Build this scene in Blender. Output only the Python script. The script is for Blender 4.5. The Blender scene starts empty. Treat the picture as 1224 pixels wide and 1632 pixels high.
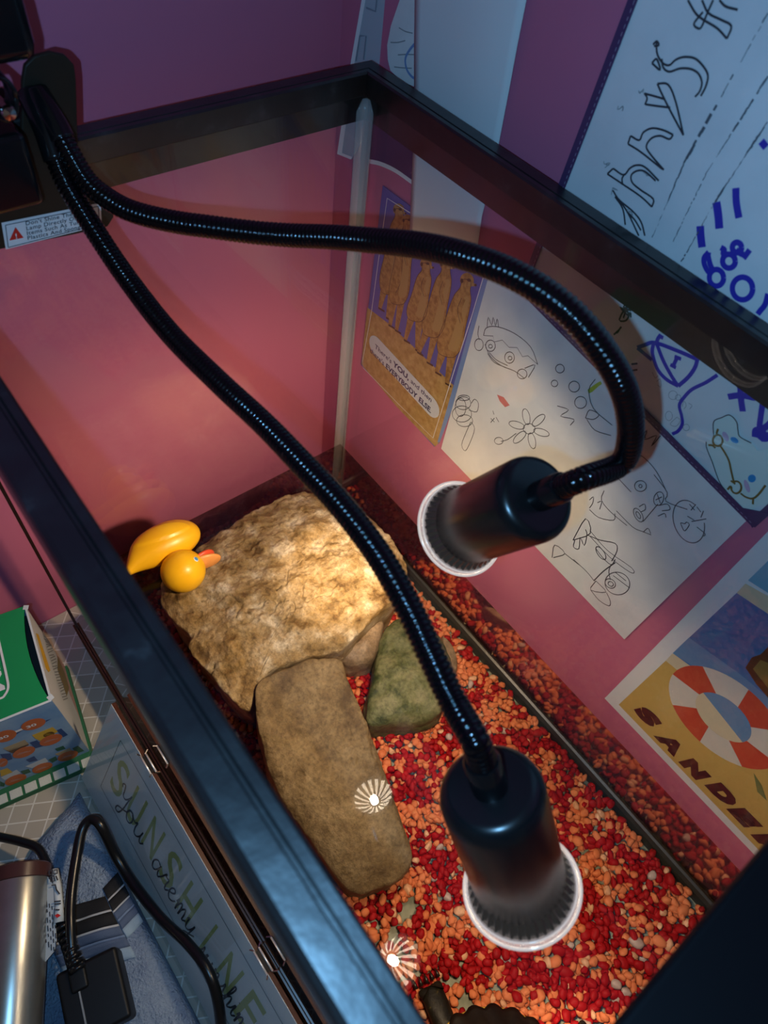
import bpy, bmesh, math, random
import numpy as np
from mathutils import Vector, Matrix, noise

# ------------------------------------------------------------------ camera, world, lights, exposure
SC = bpy.context.scene
COL = SC.collection
IMG_W, IMG_H = 1224, 1632
FOCAL = 1119.19                                    # focal length in pixels
CAM = Vector((-0.007, 0.3751, 0.6794))
AX_R = Vector((0.78151, -0.61565, 0.10112)).normalized()
AX_F = Vector((0.43000, 0.41420, -0.80220)).normalized()
AX_D = AX_F.cross(AX_R).normalized()
AX_R = AX_D.cross(AX_F).normalized()

cam_data = bpy.data.cameras.new('camera')
cam_data.sensor_fit = 'VERTICAL'
cam_data.sensor_height = 24.0
cam_data.lens = FOCAL / IMG_H * 24.0
cam_data.clip_start = 0.01
cam_data.dof.use_dof = True
cam_data.dof.focus_distance = 0.56
cam_data.dof.aperture_fstop = 8.5
cam = bpy.data.objects.new('camera', cam_data)
COL.objects.link(cam)
cam.matrix_world = Matrix(((AX_R.x, -AX_D.x, -AX_F.x, CAM.x), (AX_R.y, -AX_D.y, -AX_F.y, CAM.y),
                           (AX_R.z, -AX_D.z, -AX_F.z, CAM.z), (0, 0, 0, 1)))
SC.camera = cam

world = bpy.data.worlds.new('dim_room')
SC.world = world
world.use_nodes = True
world.node_tree.nodes['Background'].inputs['Color'].default_value = (0.50, 0.45, 0.40, 1)
world.node_tree.nodes['Background'].inputs['Strength'].default_value = 0.095

# the phone's white LED torch, a little to the left of its lens
torch = bpy.data.lights.new('phone_torch', 'POINT')
torch.energy = 3.0
torch.color = (0.23, 0.58, 1.0)
torch.shadow_soft_size = 0.0025
torch_obj = bpy.data.objects.new('phone_torch', torch)
torch_obj.location = CAM - AX_R * 0.021 + AX_D * 0.012
COL.objects.link(torch_obj)

BULB_BEAM, BULB_FLOOD, BULB_SPILL = 11.0, 3.2, 1.0
BULB_COLOUR = (1.0, 0.70, 0.42)

SC.view_settings.view_transform = 'Standard'
SC.view_settings.look = 'None'
SC.view_settings.gamma = 1.0
SC.view_settings.use_curve_mapping = False
SC.view_settings.exposure = 0.0
SC.cycles.max_bounces = 10
SC.cycles.transparent_max_bounces = 24
SC.cycles.glossy_bounces = 5
SC.cycles.caustics_reflective = False
SC.cycles.caustics_refractive = False
SC.cycles.sample_clamp_indirect = 4.0
SC.cycles.use_denoising = True

# ------------------------------------------------------------------ measuring helpers
def ray(x, y):
    return (AX_R * ((x - IMG_W / 2) / FOCAL) + AX_D * ((y - IMG_H / 2) / FOCAL) + AX_F)
def at_x(x, y, v):
    r = ray(x, y); return CAM + r * ((v - CAM.x) / r.x)
def at_y(x, y, v):
    r = ray(x, y); return CAM + r * ((v - CAM.y) / r.y)
def at_z(x, y, v):
    r = ray(x, y); return CAM + r * ((v - CAM.z) / r.z)
def at_d(x, y, d):
    return CAM + ray(x, y) * d
def at_plane(x, y, p, n):
    r = ray(x, y); return CAM + r * ((p - CAM).dot(n) / r.dot(n))

W, L, H = 0.3175, 0.768, 0.4855                    # tank width, far end and rim height
Y0 = -0.150                                        # near end of the tank
ZW = 0.1206                                        # water level
ZG = 0.050                                         # gravel level
WALL_X, WALL_Y = 0.3255, 0.813

# ------------------------------------------------------------------ object helpers
ORG = {}
def tag(o, label=None, cat=None, group=None, kind=None):
    if label: o['label'] = label
    if cat: o['category'] = cat
    if group: o['group'] = group
    if kind: o['kind'] = kind
    return o
def thing(name, label, cat, loc, group=None):
    o = bpy.data.objects.new(name, None)
    o.empty_display_size = 0.01
    COL.objects.link(o)
    o.location = loc
    ORG[o.name] = Vector(loc)
    return tag(o, label, cat, group)
def link(name, me, mats, parent=None, origin=None):
    o = bpy.data.objects.new(name, me)
    COL.objects.link(o)
    for m in (mats if isinstance(mats, (list, tuple)) else [mats]):
        if m is not None: me.materials.append(m)
    if parent is not None:
        o.parent = parent
        ORG[o.name] = ORG[parent.name].copy()
    else:
        ORG[o.name] = Vector(origin) if origin is not None else Vector((0, 0, 0))
        o.location = ORG[o.name]
    return o
def mesh(name, verts, faces, mats, parent=None, smooth=False, origin=None, fmat=None, autosmooth=None):
    """verts are world coordinates; they are stored relative to the parent's base"""
    if parent is not None: base = ORG[parent.name]
    elif origin is not None: base = Vector(origin)
    else: base = Vector((0, 0, 0))
    v = np.array([tuple(p) for p in verts], dtype=np.float64) - np.array(base)
    me = bpy.data.meshes.new(name)
    me.from_pydata(v.tolist(), [], [list(f) for f in faces])
    if smooth:
        me.polygons.foreach_set('use_smooth', [True] * len(me.polygons))
    if fmat is not None:
        me.polygons.foreach_set('material_index', fmat)
    me.update()
    o = link(name, me, mats, parent, base)
    return o
def fix_normals(o):
    bm = bmesh.new(); bm.from_mesh(o.data)
    bmesh.ops.recalc_face_normals(bm, faces=bm.faces)
    bm.to_mesh(o.data); bm.free()
    return o
def bevel(o, w, seg=2):
    m = o.modifiers.new('bevel', 'BEVEL'); m.width = w; m.segments = seg; m.limit_method = 'ANGLE'
    m.harden_normals = False
    o.data.polygons.foreach_set('use_smooth', [True] * len(o.data.polygons))
    w_ = o.modifiers.new('wn', 'WEIGHTED_NORMAL'); w_.keep_sharp = False
    return o
BOXF = [(0, 3, 2, 1), (4, 5, 6, 7), (0, 1, 5, 4), (1, 2, 6, 5), (2, 3, 7, 6), (3, 0, 4, 7)]
def frame_box(c, a, b, n):
    """box around centre c with half vectors a, b, n"""
    c, a, b, n = Vector(c), Vector(a), Vector(b), Vector(n)
    return [c - a - b - n, c + a - b - n, c + a + b - n, c - a + b - n,
            c - a - b + n, c + a - b + n, c + a + b + n, c - a + b + n], [tuple(f) for f in BOXF]
def box(name, x0, x1, y0, y1, z0, z1, mat, parent=None, bev=0, origin=None):
    v, f = frame_box(((x0 + x1) / 2, (y0 + y1) / 2, (z0 + z1) / 2), ((x1 - x0) / 2, 0, 0), (0, (y1 - y0) / 2, 0), (0, 0, (z1 - z0) / 2))
    o = mesh(name, v, f, mat, parent, origin=origin)
    if bev: bevel(o, bev)
    return o
def obox(name, c, a, b, n, mat, parent=None, bev=0, origin=None):
    v, f = frame_box(c, a, b, n)
    o = fix_normals(mesh(name, v, f, mat, parent, origin=origin))
    if bev: bevel(o, bev)
    return o
def catmull(pts, per=8, closed=False):
    pts = [Vector(p) for p in pts]
    if len(pts) < 3: return pts
    n = len(pts); out = []
    for i in range(n if closed else n - 1):
        if closed: p0, p1, p2, p3 = pts[i - 1], pts[i], pts[(i + 1) % n], pts[(i + 2) % n]
        else:
            p1, p2 = pts[i], pts[i + 1]
            p0 = pts[i - 1] if i > 0 else p1 * 2 - p2
            p3 = pts[i + 2] if i + 2 < n else p2 * 2 - p1
        for k in range(per):
            t = k / per
            out.append(0.5 * ((2 * p1) + (p2 - p0) * t + (2 * p0 - 5 * p1 + 4 * p2 - p3) * t * t + (3 * p1 - p0 - 3 * p2 + p3) * t ** 3))
    if not closed: out.append(pts[-1])
    return out
def resample(path, step):
    d = [0.0]
    for a, b in zip(path, path[1:]): d.append(d[-1] + (b - a).length)
    n = max(2, int(d[-1] / step)); out = []; j = 0
    for i in range(n + 1):
        s = d[-1] * i / n
        while j < len(d) - 2 and d[j + 1] < s: j += 1
        t = (s - d[j]) / max(1e-12, d[j + 1] - d[j])
        out.append(path[j].lerp(path[j + 1], min(1, max(0, t))))
    return out
def sweep(path, radius, seg=12, caps=True, flat=None):
    """tube along a path; radius is a number or a function of the ring index"""
    verts, faces = [], []
    n = len(path)
    tang = [(path[min(i + 1, n - 1)] - path[max(i - 1, 0)]).normalized() for i in range(n)]
    up = Vector((0, 0, 1)) if abs(tang[0].z) < 0.9 else Vector((1, 0, 0))
    u = (up - tang[0] * up.dot(tang[0])).normalized()
    for i in range(n):
        u = (u - tang[i] * u.dot(tang[i])).normalized()
        w = tang[i].cross(u)
        r = radius(i) if callable(radius) else radius
        for k in range(seg):
            a = 2 * math.pi * k / seg
            verts.append(path[i] + u * (r * math.cos(a)) + w * (r * math.sin(a) * (flat or 1)))
    for i in range(n - 1):
        for k in range(seg):
            k2 = (k + 1) % seg
            faces.append((i * seg + k, i * seg + k2, (i + 1) * seg + k2, (i + 1) * seg + k))
    if caps:
        faces.append(tuple(range(seg - 1, -1, -1)))
        faces.append(tuple((n - 1) * seg + k for k in range(seg)))
    return verts, faces
def lathe(base, axis, prof, seg=48, flute=None, closed=False):
    """profile of (distance along the axis, radius); flute(k, i) scales a radius"""
    axis = axis.normalized()
    u = axis.orthogonal().normalized(); w = axis.cross(u)
    verts, faces = [], []
    for i, (h, r) in enumerate(prof):
        for k in range(seg):
            a = 2 * math.pi * k / seg
            rr = r * (flute(k, i) if flute else 1)
            verts.append(base + axis * h + u * (rr * math.cos(a)) + w * (rr * math.sin(a)))
    m = len(prof)
    for i in range(m if closed else m - 1):
        i2 = (i + 1) % m
        for k in range(seg):
            k2 = (k + 1) % seg
            faces.append((i * seg + k, i * seg + k2, i2 * seg + k2, i2 * seg + k))
    return verts, faces

# ------------------------------------------------------------------ materials
def mat(name, col, rough=0.6, metal=0.0, spec=0.5, bump=None, vary=None, emis=None, coat=0):
    m = bpy.data.materials.new(name); m.use_nodes = True
    nt = m.node_tree; b = nt.nodes['Principled BSDF']
    b.inputs['Base Color'].default_value = (*col, 1)
    b.inputs['Roughness'].default_value = rough
    b.inputs['Metallic'].default_value = metal
    b.inputs['Specular IOR Level'].default_value = spec
    if coat: b.inputs['Coat Weight'].default_value = coat
    tc = nt.nodes.new('ShaderNodeTexCoord')
    if bump:                                           # (scale, strength, distance)
        n = nt.nodes.new('ShaderNodeTexNoise'); n.inputs['Scale'].default_value = bump[0]; n.inputs['Detail'].default_value = 6
        bp = nt.nodes.new('ShaderNodeBump'); bp.inputs['Strength'].default_value = bump[1]; bp.inputs['Distance'].default_value = bump[2]
        nt.links.new(tc.outputs['Object'], n.inputs['Vector']); nt.links.new(n.outputs['Fac'], bp.inputs['Height'])
        nt.links.new(bp.outputs['Normal'], b.inputs['Normal'])
    if vary:                                           # (scale, [(pos, colour), ...])
        n = nt.nodes.new('ShaderNodeTexNoise'); n.inputs['Scale'].default_value = vary[0]; n.inputs['Detail'].default_value = 5
        n.inputs['Roughness'].default_value = 0.6
        cr = nt.nodes.new('ShaderNodeValToRGB')
        el = cr.color_ramp.elements
        while len(el) < len(vary[1]): el.new(0.5)
        for e, (p, c) in zip(el, vary[1]): e.position = p; e.color = (*c, 1)
        nt.links.new(tc.outputs['Object'], n.inputs['Vector']); nt.links.new(n.outputs['Fac'], cr.inputs['Fac'])
        nt.links.new(cr.outputs['Color'], b.inputs['Base Color'])
    if emis:
        b.inputs['Emission Color'].default_value = (*emis[0], 1); b.inputs['Emission Strength'].default_value = emis[1]
    return m
def clear(name, f0, tint=(1, 1, 1), rough=0.0, inner=None, base_refl=0.0):
    """clear sheet: lets light through and mirrors by Schlick's law; inner = (share, colour): total reflection seen from inside"""
    m = bpy.data.materials.new(name); m.use_nodes = True
    nt = m.node_tree; nt.nodes.clear(); N = nt.nodes.new; K = nt.links.new
    out = N('ShaderNodeOutputMaterial'); g = N('ShaderNodeNewGeometry')
    dot = N('ShaderNodeVectorMath'); dot.operation = 'DOT_PRODUCT'
    K(g.outputs['Incoming'], dot.inputs[0]); K(g.outputs['Normal'], dot.inputs[1])
    def mth(op, a, b=None):
        n = N('ShaderNodeMath'); n.operation = op
        for i, v in enumerate((a, b)):
            if v is None: continue
            if isinstance(v, (int, float)): n.inputs[i].default_value = v
            else: K(v, n.inputs[i])
        return n.outputs[0]
    c = mth('ABSOLUTE', dot.outputs['Value'])
    p = mth('POWER', mth('SUBTRACT', 1.0, c), 5.0)
    fr = mth('ADD', mth('MULTIPLY', p, 1.0 - f0), f0)
    if inner:
        fr2 = mth('ADD', mth('MULTIPLY', g.outputs['Backfacing'], inner[0]), fr)
        fr = mth('MINIMUM', fr2, 1.0)
    tr = N('ShaderNodeBsdfTransparent'); tr.inputs['Color'].default_value = (*tint, 1)
    gl = N('ShaderNodeBsdfGlossy'); gl.inputs['Roughness'].default_value = rough
    gl.inputs['Color'].default_value = (*(inner[1] if inner else (1, 1, 1)), 1)
    mx = N('ShaderNodeMixShader')
    K(fr, mx.inputs[0]); K(tr.outputs[0], mx.inputs[1]); K(gl.outputs[0], mx.inputs[2]); K(mx.outputs[0], out.inputs['Surface'])
    return m
def stripes(name, axis, stops, rough=0.9, bump=None):
    """woven colour bands along an object axis: stops = [(metres, colour), ...] each colour from its stop on"""
    m = mat(name, stops[0][1], rough, spec=0.2, bump=bump)
    nt = m.node_tree; b = nt.nodes['Principled BSDF']
    tc = nt.nodes.new('ShaderNodeTexCoord'); sp = nt.nodes.new('ShaderNodeSeparateXYZ')
    nt.links.new(tc.outputs['Object'], sp.inputs[0])
    lo, hi = stops[0][0], stops[-1][0]
    mr = nt.nodes.new('ShaderNodeMapRange'); mr.inputs['From Min'].default_value = lo; mr.inputs['From Max'].default_value = hi
    cr = nt.nodes.new('ShaderNodeValToRGB'); cr.color_ramp.interpolation = 'CONSTANT'
    el = cr.color_ramp.elements
    while len(el) < len(stops): el.new(0.5)
    for e, (p, c) in zip(el, stops): e.position = (p - lo) / (hi - lo); e.color = (*c, 1)
    nt.links.new(sp.outputs[axis], mr.inputs['Value']); nt.links.new(mr.outputs[0], cr.inputs['Fac'])
    nt.links.new(cr.outputs['Color'], b.inputs['Base Color'])
    return m

M = dict(
    wall=mat('painted_pink_wall', (0.60, 0.165, 0.275), 0.55, spec=0.3, bump=(90, 0.06, 0.002), vary=(3, [(0.3, (0.57, 0.155, 0.265)), (0.7, (0.63, 0.175, 0.285))])),
    floor=mat('floor_wood', (0.16, 0.10, 0.06), 0.6),
    glass=clear('tank_glass', 0.035, (0.97, 0.98, 0.975)),
    water=clear('water_surface', 0.026, (0.99, 0.99, 0.985)),
    waterside=clear('water_side', 0.02, (0.97, 0.97, 0.95), rough=0.05, inner=(0.74, (0.72, 0.50, 0.38))),
    black=mat('black_rim_plastic', (0.008, 0.009, 0.010), 0.32, spec=0.85, bump=(40, 0.3, 0.002), vary=(45, [(0.45, (0.006, 0.006, 0.007)), (0.62, (0.010, 0.011, 0.012)), (0.78, (0.05, 0.05, 0.052))])),
    blackdull=mat('black_dull_plastic', (0.006, 0.006, 0.007), 0.5, spec=0.3),
    blackgloss=mat('black_gloss_plastic', (0.006, 0.006, 0.007), 0.16, spec=0.5),
    satin=mat('black_satin_metal', (0.008, 0.008, 0.009), 0.27, spec=0.5),
    hose=mat('black_hose', (0.002, 0.002, 0.003), 0.12, spec=0.5),
    bronze=mat('dark_bronze_plastic', (0.020, 0.014, 0.009), 0.45, spec=0.25),
    silicone=mat('clear_silicone', (0.45, 0.46, 0.47), 0.22, spec=0.5),
    seal=mat('dark_silicone', (0.018, 0.018, 0.017), 0.4),
    bottom=mat('tank_bottom', (0.20, 0.22, 0.16), 0.6, vary=(40, [(0.35, (0.15, 0.17, 0.12)), (0.65, (0.30, 0.31, 0.23))])),
    redframe=mat('brown_base_frame', (0.035, 0.012, 0.008), 0.3),
    chrome=mat('chrome', (0.75, 0.75, 0.75), 0.12, metal=1),
    paper=mat('white_paper', (0.80, 0.80, 0.78), 0.7, spec=0.2, vary=(22, [(0.3, (0.70, 0.70, 0.69)), (0.6, (0.82, 0.82, 0.80))])),
    paperwhite=mat('smooth_white_paper', (0.78, 0.80, 0.80), 0.6, spec=0.2),
    board=mat('whiteboard', (0.78, 0.80, 0.80), 0.3, spec=0.4, vary=(14, [(0.3, (0.68, 0.70, 0.71)), (0.62, (0.80, 0.81, 0.81))])),
    purple=mat('dark_purple_border', (0.075, 0.035, 0.11), 0.5),
    ink=mat('black_ink', (0.035, 0.035, 0.045), 0.7),
    pencil=mat('grey_pencil', (0.05, 0.05, 0.055), 0.8),
    smudge=mat('grey_smudge', (0.28, 0.30, 0.31), 0.8),
    blueink=mat('blue_marker', (0.035, 0.03, 0.42), 0.6),
    brownink=mat('brown_marker', (0.22, 0.12, 0.02), 0.7),
)
def milky(name, col, share, rough=0.3):
    m = mat(name, col, rough)
    nt = m.node_tree; b = nt.nodes['Principled BSDF']; out = nt.nodes['Material Output']
    t = nt.nodes.new('ShaderNodeBsdfTransparent'); mx = nt.nodes.new('ShaderNodeMixShader'); mx.inputs[0].default_value = share
    nt.links.new(t.outputs[0], mx.inputs[1]); nt.links.new(b.outputs[0], mx.inputs[2]); nt.links.new(mx.outputs[0], out.inputs['Surface'])
    return m
M['bead'] = milky('milky_silicone', (0.62, 0.63, 0.64), 0.33, 0.15)
def lattice():
    m = mat('beige_lattice_cloth', (0.45, 0.40, 0.33), 0.7, spec=0.2)
    nt = m.node_tree; b = nt.nodes['Principled BSDF']
    tc = nt.nodes.new('ShaderNodeTexCoord'); mp = nt.nodes.new('ShaderNodeMapping'); mp.inputs['Rotation'].default_value[2] = 0.62
    mp.inputs['Scale'].default_value = (1, 1.25, 1)
    br = nt.nodes.new('ShaderNodeTexBrick'); br.offset = 0.0; br.inputs['Scale'].default_value = 58
    br.inputs['Brick Width'].default_value = 1; br.inputs['Row Height'].default_value = 1; br.inputs['Mortar Size'].default_value = 0.05
    br.inputs['Mortar Smooth'].default_value = 0.5
    br.inputs['Color1'].default_value = (0.42, 0.37, 0.30, 1); br.inputs['Color2'].default_value = (0.50, 0.45, 0.38, 1); br.inputs['Mortar'].default_value = (0.72, 0.69, 0.63, 1)
    nt.links.new(tc.outputs['Object'], mp.inputs[0]); nt.links.new(mp.outputs[0], br.inputs['Vector']); nt.links.new(br.outputs['Color'], b.inputs['Base Color'])
    return m
M['cloth'] = lattice()
M['cover'] = mat('black_brace_plastic', (0.003, 0.003, 0.004), 0.55, spec=0.15, bump=(60, 0.1, 0.001))

# ------------------------------------------------------------------ the room and the table
def struct(name, *a):
    return tag(box(name, *a), kind='structure')
struct('floor', -1.6, WALL_X + 0.05, -1.3, WALL_Y + 0.05, -0.76, -0.72, M['floor'])
struct('wall_far', -1.6, WALL_X + 0.05, WALL_Y, WALL_Y + 0.05, -0.72, 1.7, M['wall'])
struct('wall_right', WALL_X, WALL_X + 0.05, -1.3, WALL_Y, -0.72, 1.7, M['wall'])

TX0, TX1, TY0, TY1 = -0.75, WALL_X - 0.001, -0.25, WALL_Y - 0.001
tb = thing('table', 'wooden table under the fish tank, covered by a beige lattice cloth', 'table', (-0.2, 0.3, -0.72))
M['wood'] = mat('table_wood', (0.12, 0.06, 0.03), 0.5)
box('table_top', TX0, TX1, TY0, TY1, -0.0315, -0.0015, M['wood'], tb, 0.002)
for lx in (TX0 + 0.05, TX1 - 0.05):
    for ly in (TY0 + 0.05, TY1 - 0.05):
        box('leg', lx - 0.025, lx + 0.025, ly - 0.025, ly + 0.025, -0.72, -0.0315, M['wood'], tb, 0.002)
tag(box('tablecloth', TX0, TX1, TY0, TY1, -0.0015, 0.0, M['cloth']), 'beige tablecloth printed with a pale diamond lattice under the box and towel', 'tablecloth')

# ------------------------------------------------------------------ the glass tank
tank = thing('glass_tank', 'long glass tank with a black plastic rim and centre brace, holding gravel and rocks', 'fish tank', (W / 2, (Y0 + L) / 2, 0))
GO, GI = 0.003, 0.009                                # outer and inner face of the panes, from the rim's outside
zt = H - 0.006
box('pane', W - GI, W - GO, Y0 + GO, L - GO, 0.03, zt, M['glass'], tank)
box('pane', GO, GI, Y0 + GO, L - GO, 0.03, zt, M['glass'], tank)
box('pane', GI + 1e-4, W - GI - 1e-4, L - GI, L - GO, 0.03, zt, M['glass'], tank)
box('pane', GI + 1e-4, W - GI - 1e-4, Y0 + GO, Y0 + GI, 0.03, zt, M['glass'], tank)
box('bottom_pane', GI + 2e-4, W - GI - 2e-4, Y0 + GI + 2e-4, L - GI - 2e-4, 0.030, 0.038, M['bottom'], tank)
def ring(name, prof, m, parent):
    verts, faces = [], []
    for (u, z) in prof:
        verts += [(u, Y0 + u, z), (W - u, Y0 + u, z), (W - u, L - u, z), (u, L - u, z)]
    n = len(prof)
    for i in range(n):
        j = (i + 1) % n
        for k in range(4):
            k2 = (k + 1) % 4
            faces.append((i * 4 + k, i * 4 + k2, j * 4 + k2, j * 4 + k))
    return fix_normals(mesh(name, verts, faces, m, parent))
rim = ring('top_rim', [(u, H + z) for u, z in ((0, -0.0367), (0, -0.003), (0.0008, -0.0010), (0.0026, 0), (0.0104, 0), (0.0110, -0.0016), (0.0121, -0.0016), (0.0127, 0.0006),
      (0.0156, 0.0006), (0.0167, -0.0006), (0.0167, -0.0130), (0.0152, -0.0130), (0.0152, -0.0055), (0.0025, -0.0055), (0.0025, -0.0367))], M['black'], tank)
box('centre_brace', 0.0150, W - 0.0150, 0.2800, (at_z(990, 1632, H).y + at_z(1224, 1345, H).y) / 2, H - 0.0062, H - 0.0006, M['cover'], tank, 0.0015)
ring('inner_sealant', [(u, H + z) for u, z in ((0.0092, -0.006), (0.0150, -0.006), (0.0150, -0.0128), (0.0135, -0.0150), (0.0092, -0.0170))], M['blackdull'], tank)
ring('base_frame', [(0, 0.0005), (0, 0.040), (0.0012, 0.042), (0.0026, 0.042), (0.0026, 0.0285), (0.016, 0.0285), (0.016, 0.0005)], M['redframe'], tank)
# silicone beads up the four inner corners and a dark bead along the bottom
for cx, cy, sx, sy in ((W - GI, L - GI, -1, -1), (GI, L - GI, 1, -1), (GI, Y0 + GI, 1, 1), (W - GI, Y0 + GI, -1, 1)):
    prof = []
    r = 0.0085
    for k in range(7):
        a = math.pi / 2 * k / 6
        prof.append((r - r * 0.8 * math.sin(a) , r - r * 0.8 * math.cos(a)))
    prof = [(0.0001, r)] + [(max(0.0001, x), max(0.0001, y)) for x, y in [(r - 0.85 * r * math.cos(math.pi / 2 * k / 6) , r - 0.85 * r * math.sin(math.pi / 2 * k / 6)) for k in range(7)]] + [(r, 0.0001), (0.0001, 0.0001)]
    zs = [0.040, H - 0.026, H - 0.019]
    sc = [1, 1, 0.45]
    verts = [(cx + sx * x * s, cy + sy * y * s, z) for z, s in zip(zs, sc) for x, y in prof]
    n = len(prof); faces = []
    for i in range(2):
        for k in range(n):
            k2 = (k + 1) % n
            faces.append((i * n + k, i * n + k2, (i + 1) * n + k2, (i + 1) * n + k))
    faces += [tuple(range(n)), tuple(2 * n + k for k in range(n))]
    fix_normals(mesh('corner_silicone', verts, faces, M['bead'], tank, smooth=True))
for ex_c, ey_c in ((GO, L - GO), (W - GO, L - GO), (GO, Y0 + GO), (W - GO, Y0 + GO)):
    sx, sy = (1 if ex_c < W / 2 else -1), (1 if ey_c < 0.3 else -1)
    box('pane_edge', *sorted((ex_c - sx * .0012, ex_c + sx * .0016)), *sorted((ey_c - sy * .0012, ey_c + sy * .0045)), 0.042, H - 0.0367, M['redframe'], tank)
for p0, p1 in (((W - GI, Y0 + GI), (W - GI, L - GI)), ((GI, Y0 + GI), (GI, L - GI)), ((GI, L - GI), (W - GI, L - GI)), ((GI, Y0 + GI), (W - GI, Y0 + GI))):
    a, b = Vector((*p0, 0)), Vector((*p1, 0)); d = (b - a).normalized(); n_ = Vector((-d.y, d.x, 0))
    if (Vector((W / 2, 0.3, 0)) - a).dot(n_) < 0: n_ = -n_
    q = [(0.0002, 0.0382), (0.0055, 0.0382), (0.0045, 0.0480), (0.0025, 0.0515), (0.0002, 0.0525)]
    verts = [p + n_ * x + Vector((0, 0, z)) for p in (a + d * 0.0002, b - d * 0.0002) for x, z in q]
    faces = [(k, (k + 1) % 5, 5 + (k + 1) % 5, 5 + k) for k in range(5)] + [(0, 1, 2, 3, 4), (5, 6, 7, 8, 9)]
    fix_normals(mesh('bottom_seal', verts, faces, M['seal'], tank, smooth=False))

# ------------------------------------------------------------------ the water
i_ = GI + 0.0004
wx0, wx1, wy0, wy1 = i_, W - i_, Y0 + i_, L - i_
def water():
    r = 0.0022
    rings = [(0.0, 0.0390), (0.0, ZW + r), (0.0004, ZW + 0.0010), (0.0011, ZW + 0.0003), (r, ZW)]
    verts, faces, fm = [], [], []
    for u, z in rings:
        verts += [(wx0 + u, wy0 + u, z), (wx1 - u, wy0 + u, z), (wx1 - u, wy1 - u, z), (wx0 + u, wy1 - u, z)]
    for i in range(len(rings) - 1):
        for k in range(4):
            k2 = (k + 1) % 4
            faces.append((i * 4 + k, i * 4 + k2, i * 4 + 4 + k2, i * 4 + 4 + k)); fm.append(1 if i == 0 else 0)
    t = (len(rings) - 1) * 4
    faces.append((t, t + 1, t + 2, t + 3)); fm.append(0)
    return mesh('water', verts, faces, [M['water'], M['waterside']], fmat=fm)
tag(water(), 'clear shallow water in the tank, mirroring the two lit bulbs', 'water', kind='stuff')

# ------------------------------------------------------------------ gravel
M['pred'] = mat('red_gravel', (0.29, 0.004, 0.007), 0.6, spec=0.15, vary=(110, [(0.3, (0.19, 0.002, 0.004)), (0.7, (0.38, 0.006, 0.009))]))
M['porange'] = mat('orange_gravel', (0.60, 0.165, 0.062), 0.6, spec=0.2, vary=(110, [(0.3, (0.50, 0.105, 0.035)), (0.7, (0.66, 0.24, 0.10))]))
M['ppale'] = mat('pale_gravel', (0.62, 0.30, 0.16), 0.5, spec=0.4, vary=(200, [(0.35, (0.42, 0.20, 0.10)), (0.65, (0.72, 0.42, 0.25))]))
M['pgrey'] = mat('grey_gravel', (0.40, 0.30, 0.26), 0.5, spec=0.4)
random.seed(7)
def pebble_shape(seed, kind):
    rnd = random.Random(seed)
    bm = bmesh.new(); bmesh.ops.create_icosphere(bm, subdivisions=2, radius=1)
    s = (rnd.uniform(0.95, 1.45), rnd.uniform(0.75, 1.0), rnd.uniform(0.6, 0.8))
    off = Vector((rnd.random() * 50, rnd.random() * 50, rnd.random() * 50))
    cuts = [(Vector((rnd.gauss(0, 1), rnd.gauss(0, 1), rnd.gauss(0, 0.6))).normalized(), rnd.uniform(0.58, 0.86)) for _ in range(7)]
    for v in bm.verts:
        p = v.co.copy()
        for n_, d in cuts:                            # a few broken faces
            e = p.dot(n_) - d
            if e > 0: p -= n_ * e * 0.95
        p *= 1 + 0.13 * noise.noise(p * 1.6 + off)
        v.co = Vector((p.x * s[0], p.y * s[1], p.z * s[2]))
    vs = np.array([v.co[:] for v in bm.verts]); fs = np.array([[v.index for v in f.verts] for f in bm.faces])
    bm.free(); return vs, fs
SHAPES = [pebble_shape(k, 0) for k in range(16)]
BARE = [(at_z(x, y, 0.045), r) for x, y, r in ((650, 1447, .0075), (625, 1488, .006), (742, 1597, .009), (716, 1566, .005), (640, 1520, .005), (600, 1470, .004), (1085, 1492, .004), (985, 1432, .003))]
def patch(x, y):                                     # red and orange lie in loose drifts
    return noise.noise(Vector((x * 38, y * 38, 3.1))) + 0.55 * noise.noise(Vector((x * 95, y * 95, 9.7)))
peb = []                                             # (pos, size, euler, shape, material)
for layer in range(3):
    y = Y0 + GI + 0.008
    while y < L - GI - 0.007:
        near = max(0.0, min(1.0, (0.44 - y) / 0.22))
        st = 0.0058 + 0.0016 * near + (0.0014 if y < 0.18 else 0)
        x = GI + 0.0085
        while x < W - GI - 0.0085:
            px_, py_ = x + random.uniform(-.45, .45) * st, y + random.uniform(-.45, .45) * st
            px_ = min(max(px_, GI + 0.008), W - GI - 0.0085); py_ = min(py_, L - GI - 0.008)
            if not any((px_ - b.x) ** 2 + (py_ - b.y) ** 2 < (r * random.uniform(0.75, 1.2)) ** 2 for b, r in BARE):
                big = near * (px_ > 0.10)
                r = random.uniform(0.0024, 0.0042) + 0.0016 * big * random.random() ** 1.5
                q = patch(px_, py_) + random.uniform(-0.40, 0.40) - 0.03
                mi = 1 if q > 0.0 else 0
                if random.random() < 0.05: mi = 2
                if random.random() < 0.012: mi = 3
                z = 0.0390 + r * 0.6 + 0.0028 * layer + random.uniform(0, 0.003)
                peb.append((px_, py_, z, r, random.uniform(0, 6.28), random.gauss(0, 0.5), random.randrange(16), mi))
            x += st * 0.98
        y += st * 0.98
def seen(p):
    v = Vector(p[:3]) - CAM; d = v.dot(AX_F)
    if d <= 0: return None
    return (IMG_W / 2 + FOCAL * v.dot(AX_R) / d, IMG_H / 2 + FOCAL * v.dot(AX_D) / d, d)
def rim_hidden(u):                                   # behind the left rim or the cover in the picture
    return u[0] < 690 + (u[1] - 1632) / 1.522 or (u[1] - 1632) > -1.226 * (u[0] - 985)
order = []
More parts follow.
